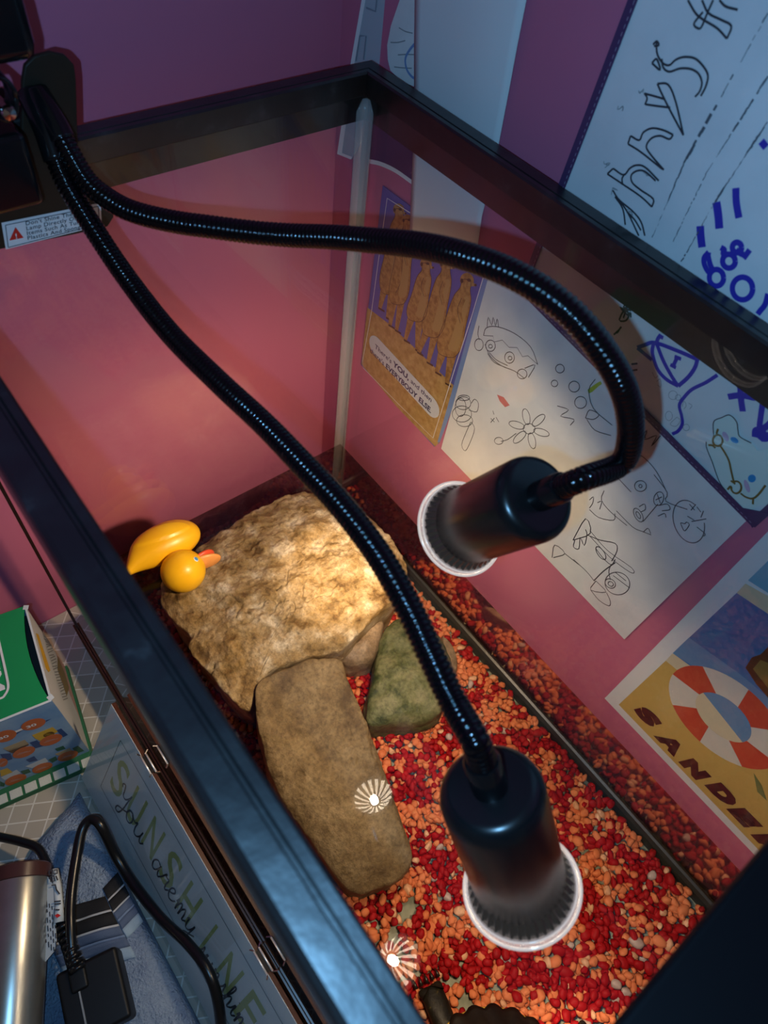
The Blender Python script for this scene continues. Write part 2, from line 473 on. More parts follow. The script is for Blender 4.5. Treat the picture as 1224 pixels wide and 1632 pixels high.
for i, p in enumerate(peb):
    u = seen(p)
    if p[2] < 0.0465 or u is None or not (0 < u[0] < IMG_W and 0 < u[1] < IMG_H) or rim_hidden(u): continue
    if u[1] < 1000: continue
    if (u[0] - 805) ** 2 / 125 ** 2 + (u[1] - 1350) ** 2 / 175 ** 2 < 1: continue
    order.append((-p[3] / u[2], i))
order.sort(); single = {i for _, i in order[:300]}
PM = [M['pred'], M['porange'], M['ppale'], M['pgrey']]
PNAME = [('red', 'dark red'), ('orange', 'bright orange'), ('pale', 'pale sandy orange'), ('grey', 'greyish pink')]
cache = {}
rest_v, rest_f, rest_m, nv = [], [], [], 0
def eul(a, t):
    return Matrix.Rotation(a, 3, 'Z') @ Matrix.Rotation(t, 3, 'X')
for i, (x, y, z, r, a, t, s, mi) in enumerate(peb):
    if i in single:
        key = (s, mi)
        if key not in cache:
            me = bpy.data.meshes.new('pebble'); me.from_pydata(SHAPES[s][0].tolist(), [], SHAPES[s][1].tolist())
            me.polygons.foreach_set('use_smooth', [True] * len(me.polygons)); me.materials.append(PM[mi]); me.update()
            cache[key] = me
        o = bpy.data.objects.new('gravel_pebble', cache[key]); COL.objects.link(o)
        o.location = (x, y, z); o.rotation_euler = eul(a, t).to_euler(); o.scale = (r, r, r)
        tag(o, '%s gravel pebble, one of the larger loose stones on the near tank bottom' % PNAME[mi][1], 'pebble', '%s gravel pebbles on the near tank bottom' % PNAME[mi][1])
    else:
        R_ = np.array(eul(a, t)) * r
        rest_v.append(SHAPES[s][0] @ R_.T + np.array((x, y, z))); rest_f.append(SHAPES[s][1] + nv); nv += len(SHAPES[s][0])
        rest_m += [mi] * len(SHAPES[s][1])
def quick(name, v, f, mats, fm):
    me = bpy.data.meshes.new(name)
    me.vertices.add(len(v)); me.vertices.foreach_set('co', v.ravel())
    me.loops.add(f.size); me.loops.foreach_set('vertex_index', f.ravel().astype(np.int32))
    me.polygons.add(len(f)); me.polygons.foreach_set('loop_start', np.arange(0, f.size, f.shape[1], dtype=np.int32))
    me.polygons.foreach_set('loop_total', np.full(len(f), f.shape[1], dtype=np.int32))
    for m in mats: me.materials.append(m)
    me.polygons.foreach_set('material_index', np.array(fm, dtype=np.int32)); me.polygons.foreach_set('use_smooth', np.ones(len(f), dtype=bool))
    me.update(calc_edges=True); me.validate()
    o = bpy.data.objects.new(name, me); COL.objects.link(o); return o
tag(quick('gravel', np.concatenate(rest_v), np.concatenate(rest_f), PM, rest_m), 'bed of small red and orange gravel covering the tank bottom', 'gravel', kind='stuff')
# ------------------------------------------------------------------ rocks
def rockmat(name, stops, scale, rough, bumpd, fine=260):
    m = mat(name, stops[0][1], rough, spec=0.45, vary=(scale, stops))
    nt = m.node_tree; b = nt.nodes['Principled BSDF']; N = nt.nodes.new
    tc = N('ShaderNodeTexCoord')
    g2 = N('ShaderNodeTexNoise'); g2.inputs['Scale'].default_value = 330; g2.inputs['Detail'].default_value = 6; g2.inputs['Roughness'].default_value = 0.7
    r2 = N('ShaderNodeMapRange'); r2.inputs['From Min'].default_value = 0.36; r2.inputs['From Max'].default_value = 0.58; r2.inputs['To Min'].default_value = 0.60; r2.inputs['To Max'].default_value = 1.06
    mu = N('ShaderNodeMix'); mu.data_type = 'RGBA'; mu.blend_type = 'MULTIPLY'; mu.inputs[0].default_value = 1.0
    old = b.inputs['Base Color'].links[0].from_socket
    nt.links.new(tc.outputs['Object'], g2.inputs['Vector']); nt.links.new(g2.outputs['Fac'], r2.inputs['Value'])
    nt.links.new(old, mu.inputs[6]); nt.links.new(r2.outputs[0], mu.inputs[7]); nt.links.new(mu.outputs[2], b.inputs['Base Color'])
    a = N('ShaderNodeTexNoise'); a.inputs['Scale'].default_value = fine; a.inputs['Detail'].default_value = 8; a.inputs['Roughness'].default_value = 0.65
    bp = N('ShaderNodeBump'); bp.inputs['Strength'].default_value = 0.9; bp.inputs['Distance'].default_value = bumpd
    nt.links.new(tc.outputs['Object'], a.inputs['Vector']); nt.links.new(a.outputs['Fac'], bp.inputs['Height']); nt.links.new(bp.outputs['Normal'], b.inputs['Normal'])
    return m
M['tanrock'] = rockmat('tan_limestone', [(0.32, (0.10, 0.052, 0.012)), (0.43, (0.27, 0.18, 0.070)), (0.55, (0.38, 0.285, 0.155)), (0.68, (0.58, 0.51, 0.38))], 46, 0.36, 0.0042, 150)
M['slabrock'] = rockmat('brown_slab', [(0.32, (0.075, 0.046, 0.018)), (0.48, (0.165, 0.115, 0.052)), (0.68, (0.26, 0.195, 0.105))], 36, 0.5, 0.0018, 300)
M['greenrock'] = rockmat('mossy_stone', [(0.37, (0.02, 0.035, 0.008)), (0.45, (0.085, 0.10, 0.035)), (0.58, (0.16, 0.165, 0.075)), (0.75, (0.22, 0.21, 0.12))], 52, 0.55, 0.0012, 300)
M['brownrock'] = rockmat('brown_stone', [(0.3, (0.14, 0.09, 0.05)), (0.6, (0.28, 0.20, 0.12))], 60, 0.5, 0.0006, 400)
def rock(name, label, outline, zc, base, m, amp=(0.004, 0.0012), seed=1, flare=1.02, seg=140, rings=44, edge=0.82, centre=None, lumps=(), strata=0.0):
    pts = [at_z(x, y, z) for x, y, z in outline]
    c = sum(pts, Vector()) / len(pts)
    if centre: c = at_z(centre[0], centre[1], zc)
    c.z = zc
    dense = catmull(pts, 6, closed=True)
    ang = [(math.atan2(p.y - c.y, p.x - c.x), (p.xy - c.xy).length, p.z) for p in dense]
    ang.sort(); A = np.array(ang)
    A = np.concatenate([A[-6:] - [2 * math.pi, 0, 0], A, A[:6] + [2 * math.pi, 0, 0]])
    off = Vector((seed * 7.3, seed * 3.1, seed * 1.7))
    verts, faces = [], []
    nside = 9
    for i in range(rings + nside):
        for k in range(seg):
            a = -math.pi + 2 * math.pi * k / seg
            r = float(np.interp(a, A[:, 0], A[:, 1])); zo = float(np.interp(a, A[:, 0], A[:, 2]))
            jag = 1 + 0.020 * noise.noise(Vector((math.cos(a) * 6, math.sin(a) * 6, seed)))
            jag += 0.010 * noise.noise(Vector((math.cos(a) * 22, math.sin(a) * 22, seed)))
            r *= jag
            if i < rings:
                s = i / (rings - 1)
                z = zc + (zo - zc) * s ** 1.6
                if s > edge:
                    t = (s - edge) / (1 - edge)
                    z -= 0.0035 * t ** 2.2
                x, y = c.x + math.cos(a) * r * s, c.y + math.sin(a) * r * s
                q = Vector((x, y, z))
                n1 = noise.fractal(q * 38 + off, 1.0, 2.0, 3)
                n2 = noise.ridged_multi_fractal(q * 75 + off, 1.0, 2.1, 4, 0.9, 2.0) - 1.1
                n3 = noise.noise(q * 420 + off)
                w = min(1, s * 6)
                z += amp[0] * n1 + amp[1] * n2 + amp[1] * 0.35 * n3
                if strata:                            # broken layers: stepped shelves and a few open cracks
                    g = (q.x * 0.55 + q.y * 0.84) * 62 + 1.6 * noise.noise(q * 30 + off) + 0.5 * noise.noise(q * 110 + off)
                    st = g - math.floor(g)
                    z += strata * (0.5 - st if st < 0.86 else (st - 0.86) / 0.14 - 0.36) * (0.35 + max(0, noise.noise(q * 22 - off)) * 1.6)
                    ck = abs(noise.noise(q * 26 + off * 2) + 0.35 * noise.noise(q * 90))
                    if ck < 0.05: z -= strata * 1.5 * (1 - ck / 0.05) * min(1, max(0, noise.noise(q * 14 - off * 2) * 3 + .3))
                for lx, ly, lr, lh in lumps:
                    lp = at_z(lx, ly, zc); d = ((x - lp.x) ** 2 + (y - lp.y) ** 2) / lr ** 2
                    if d < 4: z += lh * math.exp(-d * 1.6)
                verts.append((x, y, z))
            else:
                t = (i - rings + 1) / nside
                top = verts[(rings - 1) * seg + k]
                rr = r * (1 + (flare - 1) * math.sin(t * 1.6))
                q = Vector((math.cos(a) * rr * 40 , math.sin(a) * rr * 40, t * 3 + seed))
                rr += 0.0022 * noise.fractal(q, 1.0, 2.0, 4) * math.sin(t * math.pi)
                verts.append((c.x + math.cos(a) * rr, c.y + math.sin(a) * rr, top[2] + (base - top[2]) * t))
    for i in range(rings + nside - 1):
        for k in range(seg):
            k2 = (k + 1) % seg
            if i == 0:
                faces.append((k, seg + k, seg + k2)) if False else faces.append((k, seg + k, seg + k2, k2))
            else:
                faces.append((i * seg + k, (i + 1) * seg + k, (i + 1) * seg + k2, i * seg + k2))
    faces.append(tuple((rings + nside - 1) * seg + k for k in range(seg - 1, -1, -1)))
    o = mesh(name, verts, faces, m, origin=(c.x, c.y, base), smooth=True)
    bm = bmesh.new(); bm.from_mesh(o.data)
    bmesh.ops.remove_doubles(bm, verts=bm.verts, dist=0.00005)
    bmesh.ops.recalc_face_normals(bm, faces=bm.faces)
    bm.to_mesh(o.data); bm.free()
    return tag(o, label, 'rock')
Z = ZW
BASE = 0.0435
rock('basking_rock', 'big flat tan rock with a rough top at water level, beside the rubber duck',
     [(253, 945, Z - .006), (262, 915, Z - .004), (300, 882, Z - .002), (335, 855, Z), (385, 822, Z + .001), (440, 793, Z + .002), (495, 781, Z + .003), (545, 795, Z + .005), (590, 822, Z + .006),
      (628, 862, Z + .007), (648, 908, Z + .006), (636, 948, Z + .003), (603, 972, Z), (575, 1004, Z - .001), (542, 1033, Z - .002), (490, 1044, Z - .003), (440, 1063, Z - .004), (416, 1083, Z - .006),
      (410, 1114, Z - .009), (392, 1130, Z - .011), (364, 1108, Z - .009), (332, 1068, Z - .007), (302, 1034, Z - .006), (300, 1004, Z - .006), (275, 986, Z - .007), (258, 966, Z - .007)],
     Z + .0075, BASE, M['tanrock'], (0.0040, 0.0020), 3, flare=0.94, seg=260, rings=90, strata=0.0021, centre=(462, 930),
     lumps=((500, 838, .013, .006), (540, 900, .022, .004), (330, 940, .02, -.003), (395, 1080, .012, -.002)))
rock('rock_slab', 'long brown stone slab sloping from the tan rock down into the water',
     [(407, 1097, Z - .002), (440, 1070, Z + .0005), (500, 1048, Z + .001), (543, 1048, Z), (554, 1078, Z - .006), (582, 1145, Z - .014), (612, 1225, Z - .024), (642, 1310, Z - .033), (658, 1365, Z - .040),
      (641, 1396, Z - .044), (600, 1414, Z - .045), (556, 1419, Z - .045), (503, 1347, Z - .036), (446, 1266, Z - .026), (418, 1185, Z - .013)],
     Z - .0185, BASE, M['slabrock'], (0.0022, 0.0011), 5, flare=1.0, seg=180, rings=64, strata=0.0006, centre=(527, 1222))
rock('mossy_stone', 'green mossy triangular stone under water beside the slab',
     [(610, 1008, .082), (640, 982, .084), (690, 1000, .082), (716, 1040, .078), (722, 1080, .076), (713, 1113, .076), (690, 1142, .076), (640, 1149, .078), (592, 1152, .078), (585, 1128, .08), (594, 1080, .083), (603, 1040, .083)],
     .089, BASE, M['greenrock'], (0.0022, 0.0009), 8, flare=1.05, seg=110, rings=34)
rock('brown_stone', 'small brown stone wedged between the tan rock and the mossy stone',
     [(540, 1037, .082), (566, 1010, .084), (592, 990, .084), (612, 990, .082), (606, 1022, .079), (596, 1048, .077), (572, 1059, .076), (552, 1058, .077)],
     .086, BASE, M['brownrock'], (0.0016, 0.0007), 11, flare=1.04, seg=90, rings=26)
rock('brown_stone', 'small brown stone behind the near hose, on the right side of the mossy stone',
     [(706, 1012, .062), (722, 1028, .062), (730, 1060, .06), (722, 1082, .059), (728, 1040, .061), (712, 1050, .06)][:4] + [(716, 1074, .059), (708, 1040, .061)],
     .064, BASE, M['brownrock'], (0.0008, 0.0004), 13, seg=60, rings=16)

# ------------------------------------------------------------------ rubber duck, floating on its side
M['duck'] = mat('yellow_vinyl', (0.93, 0.53, 0.012), 0.33, spec=0.45)
M['duck'].node_tree.nodes['Principled BSDF'].inputs['Subsurface Weight'].default_value = 0.0
M['beak'] = mat('orange_vinyl', (0.86, 0.36, 0.09), 0.35)
M['beakred'] = mat('red_orange_paint', (0.75, 0.09, 0.03), 0.4)
M['eyeblue'] = mat('blue_paint', (0.05, 0.30, 0.62), 0.3)
M['eyewhite'] = mat('white_paint', (0.80, 0.80, 0.78), 0.3)
zd = ZW + 0.017
dc = at_z(262, 867, zd)
fwd = (at_z(318, 838, zd) - at_z(206, 888, zd)); half = fwd.length / 2; fwd.normalize()
side = Vector((0, 0, 1))
dup_ = fwd.cross(side).normalized()
if dup_.dot(at_z(290, 912, zd) - dc) < 0: dup_ = -dup_
duck = thing('rubber_duck', 'yellow rubber duck floating tipped on its side by the tan rock', 'rubber duck', (dc.x, dc.y, ZW - 0.008))
def duck_body():
    prof = [(-1.30, .03, .78), (-1.2, .15, .66), (-1.06, .33, .44), (-.86, .58, .20), (-.6, .80, .06), (-.3, .95, 0), (0, 1, -.02), (.3, .98, -.02), (.6, .84, 0), (.84, .58, .02), (.96, .3, .03), (1.0, .04, .03)]
    P = catmull([Vector(p) for p in prof], 7)
    R = half * 0.57; seg = 96; verts, faces = [], []
    for i, p in enumerate(P):
        for k in range(seg):
            a = 2 * math.pi * k / seg
            cu, cs = math.cos(a), math.sin(a)
            rr = max(0.0003, p.y) * R
            uu = p.z * R + rr * cu * (0.94 if cu > 0 else 1.0); ss = rr * cs * 0.86
            if cs > 0:                                 # raised wing on the side that shows
                wx, wu = (p.x + 0.05) / 0.80, (uu / R + 0.22 - 0.25 * (p.x + 0.2)) / 0.44
                d = wx * wx + wu * wu
                e = max(0, min(1, (1.12 - d) / 0.22)); ss += 0.0014 * e * e * (3 - 2 * e) * min(1, cs * 2)
            verts.append(dc + fwd * (p.x * half) + dup_ * uu + side * ss)
    n = len(P)
    for i in range(n - 1):
        for k in range(seg):
            k2 = (k + 1) % seg
            faces.append((i * seg + k, (i + 1) * seg + k, (i + 1) * seg + k2, i * seg + k2))
    faces += [tuple(range(seg)), tuple((n - 1) * seg + k for k in range(seg))]
    return fix_normals(mesh('body', verts, faces, M['duck'], duck, smooth=True))
duck_body()
def blob(name, c, ax, m, parent, seg=32, rings=20, warp=None):
    verts, faces = [], []
    for i in range(rings + 1):
        t = math.pi * i / rings
        for k in range(seg):
            a = 2 * math.pi * k / seg
            v = (math.cos(t), math.sin(t) * math.cos(a), math.sin(t) * math.sin(a))
            if warp: v = warp(*v)
            verts.append(c + ax[0] * v[0] + ax[1] * v[1] + ax[2] * v[2])
    for i in range(rings):
        for k in range(seg):
            k2 = (k + 1) % seg
            faces.append((i * seg + k, (i + 1) * seg + k, (i + 1) * seg + k2, i * seg + k2))
    o = mesh(name, verts, faces, m, parent, smooth=True)
    bm = bmesh.new(); bm.from_mesh(o.data); bmesh.ops.remove_doubles(bm, verts=bm.verts, dist=1e-6); bmesh.ops.recalc_face_normals(bm, faces=bm.faces)
    bm.to_mesh(o.data); bm.free()
    return o
zh = ZW + 0.012
hc = at_z(292, 910, zh)
bill = (at_z(338, 888, zh) - hc); bill.z = 0; bill.normalize()
hup = bill.cross(side).normalized()
if hup.dot(dup_) < 0: hup = -hup
hr = 0.0195
head = blob('head', hc, (bill * hr, hup * hr * 0.97, side * hr), M['duck'], duck)
def beakshape(x, y, z):
    w = 1.0 - 0.25 * max(0, -x)
    return (x, y * w, z * (0.55 + 0.25 * x * x))
def bk(name, up_off, tilt, m, ln):
    d = (bill + hup * tilt).normalized(); u = side.cross(d).normalized()
    return blob(name, hc + bill * hr * 1.05 + hup * up_off, (d * ln, side * 0.0100, u * 0.0036), m, head, 24, 14)
bk('upper_beak', 0.0010, 0.20, M['beak'], 0.0145); bk('lower_beak', -0.0028, -0.12, M['beakred'], 0.0115)
ec = hc + (bill * 0.62 + side * 0.72 + hup * 0.18).normalized() * hr * 0.985
en = (ec - hc).normalized(); eu = en.orthogonal().normalized(); ew = en.cross(eu)
blob('eye', ec, (en * 0.0006, eu * 0.0026, ew * 0.0026), M['eyewhite'], head, 20, 10)
blob('pupil', ec + en * 0.0003, (en * 0.0006, eu * 0.0019, ew * 0.0019), M['eyeblue'], head, 20, 10)

# ------------------------------------------------------------------ turtle at the near end
M['tskin'] = mat('dark_turtle_skin', (0.008, 0.007, 0.004), 0.5, spec=0.25, bump=(500, 0.5, 0.0006), vary=(180, [(0.4, (0.005, 0.004, 0.003)), (0.64, (0.010, 0.009, 0.005)), (0.74, (0.10, 0.075, 0.01))]))
M['tshell'] = mat('dark_turtle_shell', (0.006, 0.004, 0.003), 0.5, spec=0.2, bump=(130, 0.5, 0.001), vary=(60, [(0.4, (0.005, 0.003, 0.002)), (0.7, (0.013, 0.008, 0.004))]))
M['tyellow'] = mat('yellow_shell_margin', (0.42, 0.26, 0.03), 0.45)
M['claw'] = mat('black_claw', (0.01, 0.008, 0.006), 0.35)
zs_ = 0.068
tc_ = at_z(800, 1738, zs_)
tf = at_z(672, 1690, zs_) - tc_; tf.z = 0; tf.normalize()
tr = Vector((tf.y, -tf.x, 0))                         # the turtle's right hand side
if tr.dot(at_z(690, 1585, zs_) - tc_) < 0: tr = -tr
turtle = thing('turtle', 'dark turtle with a jagged shell edge on the gravel, one clawed foot showing', 'turtle', (tc_.x, tc_.y, 0.050))
def tp(f, r, z): return Vector((tc_.x, tc_.y, 0)) + tf * f + tr * r + Vector((0, 0, z))
foot = at_z(694, 1596, 0.057)
ff, fr_ = (foot - tc_).dot(tf), (foot - tc_).dot(tr)
def turtle_body():
    V, E_, R = [], [], []
    def add(p, r, prev=None):
        V.append(p); R.append(r)
        if prev is not None: E_.append((prev, len(V) - 1))
        return len(V) - 1
    mid = add(tp(0, 0, .066), .016)
    fr = add(tp(.024, 0, .066), .014, mid); nk = add(tp(.038, 0, .066), .0085, fr); h0 = add(tp(.049, 0, .068), .0090, nk); h1 = add(tp(.057, 0, .067), .0060, h0)
    rr = add(tp(-.026, 0, .065), .013, mid); t0 = add(tp(-.050, 0, .060), .005, rr); add(tp(-.066, 0, .056), .002, t0)
    def leg(root, f0, r0, knee, ft, s):
        a = add(tp(f0, r0, .063), .0085, root); b = add(tp(*knee, .060), .0095, a); c = add(tp(ft[0], ft[1], .0575), .0100, b)
        d = Vector((ft[0] - knee[0], ft[1] - knee[1])).normalized(); n = Vector((-d.y, d.x))
        for k in (-1.5, -.75, 0, .75, 1.5):
            q = Vector(ft) + d * .0105 + n * (k * .0058)
            add(tp(q.x, q.y, .0555), .0026, c)
    leg(fr, .022, .022, (ff - .012, fr_ - .014), (ff, fr_), 1)
    leg(fr, .022, -.022, (.032, -.036), (.038, -.044), -1)
    leg(rr, -.028, .022, (-.042, .036), (-.052, .044), 1)
    leg(rr, -.028, -.022, (-.042, -.036), (-.052, -.044), -1)
    o = mesh('body', V, [], M['tskin'], turtle)
    o.data.edges.add(len(E_)); o.data.edges.foreach_set('vertices', [i for e in E_ for i in e]); o.data.update()
    sk = o.modifiers.new('skin', 'SKIN'); sk.use_smooth_shade = True
    for i, r in enumerate(R):
        o.data.skin_vertices[0].data[i].radius = (r, r * 0.75)
    o.data.skin_vertices[0].data[0].use_root = True
    o.modifiers.new('sub', 'SUBSURF').levels = 2; o.modifiers['sub'].render_levels = 2
    d = Vector((ff - (ff - .012), fr_ - (fr_ - .014))).normalized(); n = Vector((-d.y, d.x))
    for k in (-1.5, -.75, 0, .75, 1.5):
        q = Vector((ff, fr_)) + d * .0125 + n * (k * .0062)
        a, b = tp(q.x, q.y, .0553), tp(q.x + d.x * .0065, q.y + d.y * .0065, .0545)
        v, f = sweep([a, a.lerp(b, .5) + Vector((0, 0, .0006)), b], lambda i: (.0014, .0011, .0003)[i], 8)
        mesh('claw', v, f, M['claw'], o, smooth=True)
    for s in (-1, 1):
        blob('eye', tp(.052, s * .0064, .0712), (tf * .0016, tr * .0016, Vector((0, 0, .0016))), M['tyellow'], o, 12, 8)
turtle_body()
def shell(name, z0, hgt, a, b, serr, m, up=1):
    verts, faces = [], []; seg, rings = 120, 18
    for i in range(rings + 1):
        s = i / rings
        for k in range(seg):
            t = 2 * math.pi * k / seg
            jag = 1 + serr * (abs(math.sin(t * 11)) - 0.5) * max(0, (s - .8) / .2)
            z = z0 + up * hgt * (1 - s ** 2.4) + 0.0012 * noise.noise(Vector((s * 6 * math.cos(t), s * 6 * math.sin(t), 2)))
            z += 0.0025 * up * math.exp(-(s * math.sin(t) / .12) ** 2) * (1 - s)
            verts.append(tp(a * s * math.cos(t) * jag, b * s * math.sin(t) * jag, z))
    for k in range(seg):
        verts.append(tp(a * .96 * math.cos(2 * math.pi * k / seg), b * .96 * math.sin(2 * math.pi * k / seg), z0 - up * .003))
    for i in range(rings + 1):
        for k in range(seg):
            k2 = (k + 1) % seg
            faces.append((i * seg + k, (i + 1) * seg + k, (i + 1) * seg + k2, i * seg + k2))
    faces.append(tuple((rings + 1) * seg + k for k in range(seg - 1, -1, -1)))
    o = fix_normals(mesh(name, verts, faces, m, turtle, smooth=True))
    return o
car = shell('carapace', 0.0685, 0.017, 0.054, 0.047, 0.075, M['tshell'])
shell('plastron', 0.064, 0.0075, 0.046, 0.036, 0.0, M['tyellow'], -1)
v, f = sweep([tp(.0525 * math.cos(t), .0455 * math.sin(t), .0668) for t in [2 * math.pi * k / 90 for k in range(91)]], .0011, 8, caps=False)
tag(mesh('shell_margin', v, f, M['tyellow'], car, smooth=True), 'thin yellow line under the shell edge')
# ------------------------------------------------------------------ twin gooseneck heat lamp
PY = 0.7445                                          # plane of the clamp plate, just inside the far rim
lamp = thing('gooseneck_lamp', 'black clip-on heat lamp with two ribbed goosenecks, clamped on the far rim', 'lamp', (at_y(65, 180, PY).x, PY, H))
def plate():
    px = [(36, 130), (40, 105), (55, 90), (80, 83), (104, 88), (119, 104), (122, 130), (125, 240), (136, 280), (160, 308), (179, 328), (182, 346), (172, 362), (120, 374), (5, 397), (-60, 410), (-60, 300), (10, 280), (34, 240)]
    pts = [at_y(x, y, PY) for x, y in px]
    n = len(pts)
    verts = pts + [p + Vector((0, 0.003, 0)) for p in pts]
    faces = [tuple(range(n)), tuple(n + k for k in range(n - 1, -1, -1))] + [(k, n + k, n + (k + 1) % n, (k + 1) % n) for k in range(n)]
    return bevel(fix_normals(mesh('clamp_plate', verts, faces, M['bronze'], lamp)), 0.0008)
pl = plate()
M['sticker'] = mat('white_label', (0.72, 0.73, 0.74), 0.25, spec=0.5)
M['red'] = mat('red_print', (0.62, 0.02, 0.015), 0.4)
def on_y(x, y, d=0.0): return at_y(x, y, PY) + Vector((0, -d, 0))
def quad(name, ps, n, d, th, m, parent, bev=0):
    n = Vector(n).normalized()
    verts = [Vector(p) + n * d for p in ps] + [Vector(p) + n * (d - th) for p in ps]
    k_ = len(ps)
    faces = [tuple(range(k_)), tuple(k_ + k for k in range(k_ - 1, -1, -1))] + [(k, k_ + k, k_ + (k + 1) % k_, (k + 1) % k_) for k in range(k_)]
    return fix_normals(mesh(name, verts, faces, m, parent))
stk = quad('warning_sticker', [on_y(2, 355), on_y(160, 323), on_y(162, 358.5), on_y(9, 397)], (0, -1, 0), 0.0003, 0.0002, M['sticker'], pl)
# text helpers: letters become flat meshes laid on a plane
def text_mesh(s, offset=0.0, shear=0.0, spacing=1.0):
    c = bpy.data.curves.new('t', 'FONT'); c.body = s; c.size = 1.0; c.offset = offset; c.shear = shear; c.space_character = spacing
    c.resolution_u = 3
    o = bpy.data.objects.new('t', c); COL.objects.link(o)
    dg = bpy.context.evaluated_depsgraph_get(); dg.update()
    me = o.evaluated_get(dg).to_mesh()
    v = [tuple(x.co) for x in me.vertices]; f = [tuple(p.vertices) for p in me.polygons]
    o.evaluated_get(dg).to_mesh_clear(); bpy.data.objects.remove(o); bpy.data.curves.remove(c)
    return v, f
def lay_text(items, name, m, parent, n):
    """items: (string, origin, x vector per em, y vector per em, options)"""
    V, F = [], []
    for s, o, ex, ey, opt in items:
        v, f = text_mesh(s, **opt); b = len(V)
        V += [Vector(o) + ex * p[0] + ey * p[1] + Vector(n) * 0.0 for p in v]; F += [tuple(b + i for i in q) for q in f]
    return mesh(name, V, F, m, parent)
def ribbons(strokes, width, n):
    """flat strokes of a pen: each stroke is a list of 3D points on a plane with normal n"""
    V, F = [], []
    n = Vector(n).normalized()
    for si, st in enumerate(strokes):
        w = width
        if isinstance(st, tuple): st, w = st
        if len(st) < 2: continue
        b = len(V); m_ = len(st)
        for i, p in enumerate(st):
            t = st[min(i + 1, m_ - 1)] - st[max(i - 1, 0)]
            if t.length < 1e-9: t = Vector((0, 0, 1))
            s_ = n.cross(t.normalized()) * (w / 2)
            up_ = n * (si * 4e-6 + i * 1.2e-6)
            V += [p - s_ + up_, p + s_ + up_]
        F += [(b + 2 * i, b + 2 * i + 1, b + 2 * i + 3, b + 2 * i + 2) for i in range(m_ - 1)]
    return V, F
ex = (on_y(160, 325) - on_y(5, 356)); eL = ex.length; ex.normalize()
ez = Vector((0, 0, 1)); ez = (on_y(2, 355) - on_y(9, 397)).normalized()
sz = 0.0031
lines = ["Don't Shine The Heat", 'Lamp Directly On Fla', 'Items Such As Turtle', 'Plastics And Sponges.']
rows = [(40, 358.5), (41, 366.3), (42, 374), (43, 381.6)]
nrm = Vector((0, -1, 0))
lay_text([(s, on_y(x, y, 0.0006), ex * sz * 1.12, ez * sz, dict(offset=0.012, spacing=1.08)) for s, (x, y) in zip(lines, rows)], 'warning_text', M['ink'], pl, nrm)
quad('warning_triangle', [on_y(24, 361), on_y(37, 378), on_y(14.5, 382.5)], nrm, 0.0006, 0.0001, M['red'], pl)
lay_text([('!', on_y(24, 379.5, 0.0007), ex * sz * 1.3, ez * sz * 1.3, dict(offset=0.02))], 'warning_mark', M['sticker'], pl, nrm)
bl = [on_y(8, 358), on_y(156, 328), on_y(158, 356.5), on_y(12.5, 393.5)]
v, f = ribbons([[p + nrm * 0.0006 for p in (a, b)] for a, b in zip(bl, bl[1:] + bl[:1])], 0.0004, nrm)
mesh('warning_border', v, f, M['ink'], pl)
# clamp: handle above the rim, jaw and screw, back jaw behind the glass
def rbox(name, x0, x1, y0, y1, z0, z1, m, parent, b): return box(name, x0, x1, y0, y1, z0, z1, m, parent, b)
a, b = at_y(-60, 100, 0.735), at_y(56, 100, 0.735)
zt_ = at_y(30, -60, 0.735).z
rbox('clamp_handle', 0.020, b.x, 0.722, 0.742, at_y(50, 104, 0.722).z, zt_ + 0.02, M['blackgloss'], lamp, 0.006)
rbox('clamp_jaw', 0.030, at_y(46, 250, 0.728).x, 0.722, 0.7435, at_y(40, 335, 0.722).z, at_y(40, 212, 0.722).z, M['blackgloss'], lamp, 0.003)
rbox('clamp_bridge', 0.040, 0.092, 0.7475, 0.782, H + 0.008, H + 0.018, M['blackdull'], lamp, 0.002)
rbox('back_jaw', 0.040, 0.092, 0.775, 0.782, H - 0.05, H + 0.008, M['blackdull'], lamp, 0.002)
rbox('grip_pad', 0.042, 0.090, 0.7475, 0.7507, H - 0.016, H + 0.010, M['blackdull'], lamp, 0.001)
cs = at_y(-4, 150, 0.728)
sp = [cs + Vector((0.006 * math.cos(t), (t / 40) * 0.012 - 0.006, 0.009 * math.sin(t))) for t in [k * 0.35 for k in range(110)]]
v, f = sweep(sp, 0.0012, 10); mesh('clamp_spring', v, f, M['blackgloss'], lamp, smooth=True)
v, f = lathe(at_y(12, 178, 0.722), Vector((0, -1, 0)), [(-0.012, 0.0025), (0.001, 0.0025), (0.001, 0.0034), (0.0025, 0.0028), (0.003, 0.0001)], 24); mesh('clamp_screw', v, f, M['chrome'], lamp)
# goosenecks
def gooseneck(path, endp, axis):
    pts = [at_d(x, y, d) for x, y, d in path] + [endp - axis * 0.028, endp - axis * 0.012, endp - axis * 0.004]
    P = resample(catmull(pts, 10), 0.00038)               # ribs 2.3 mm apart, six rings to a rib
    return sweep(P, lambda i: 0.00455 + 0.00085 * math.sqrt(max(0, 1 - ((i % 6) / 3 - 1) ** 2)), 16)
M['bulblip'] = mat('bulb_glass_lip', (0.25, 0.24, 0.23), 0.12, spec=0.9, emis=((1.0, 0.87, 0.80), 0.50))
M['bulbring'] = milky('bulb_glass_ring', (0.30, 0.28, 0.27), 0.45, 0.12)
M['bulbring'].node_tree.nodes['Principled BSDF'].inputs['Emission Color'].default_value = (1.0, 0.80, 0.74, 1)
M['bulbring'].node_tree.nodes['Principled BSDF'].inputs['Emission Strength'].default_value = 0.36
M['reflector_out'] = mat('bulb_reflector_back', (0.16, 0.155, 0.15), 0.2, metal=0.9, emis=((1.0, 0.82, 0.62), 0.012))
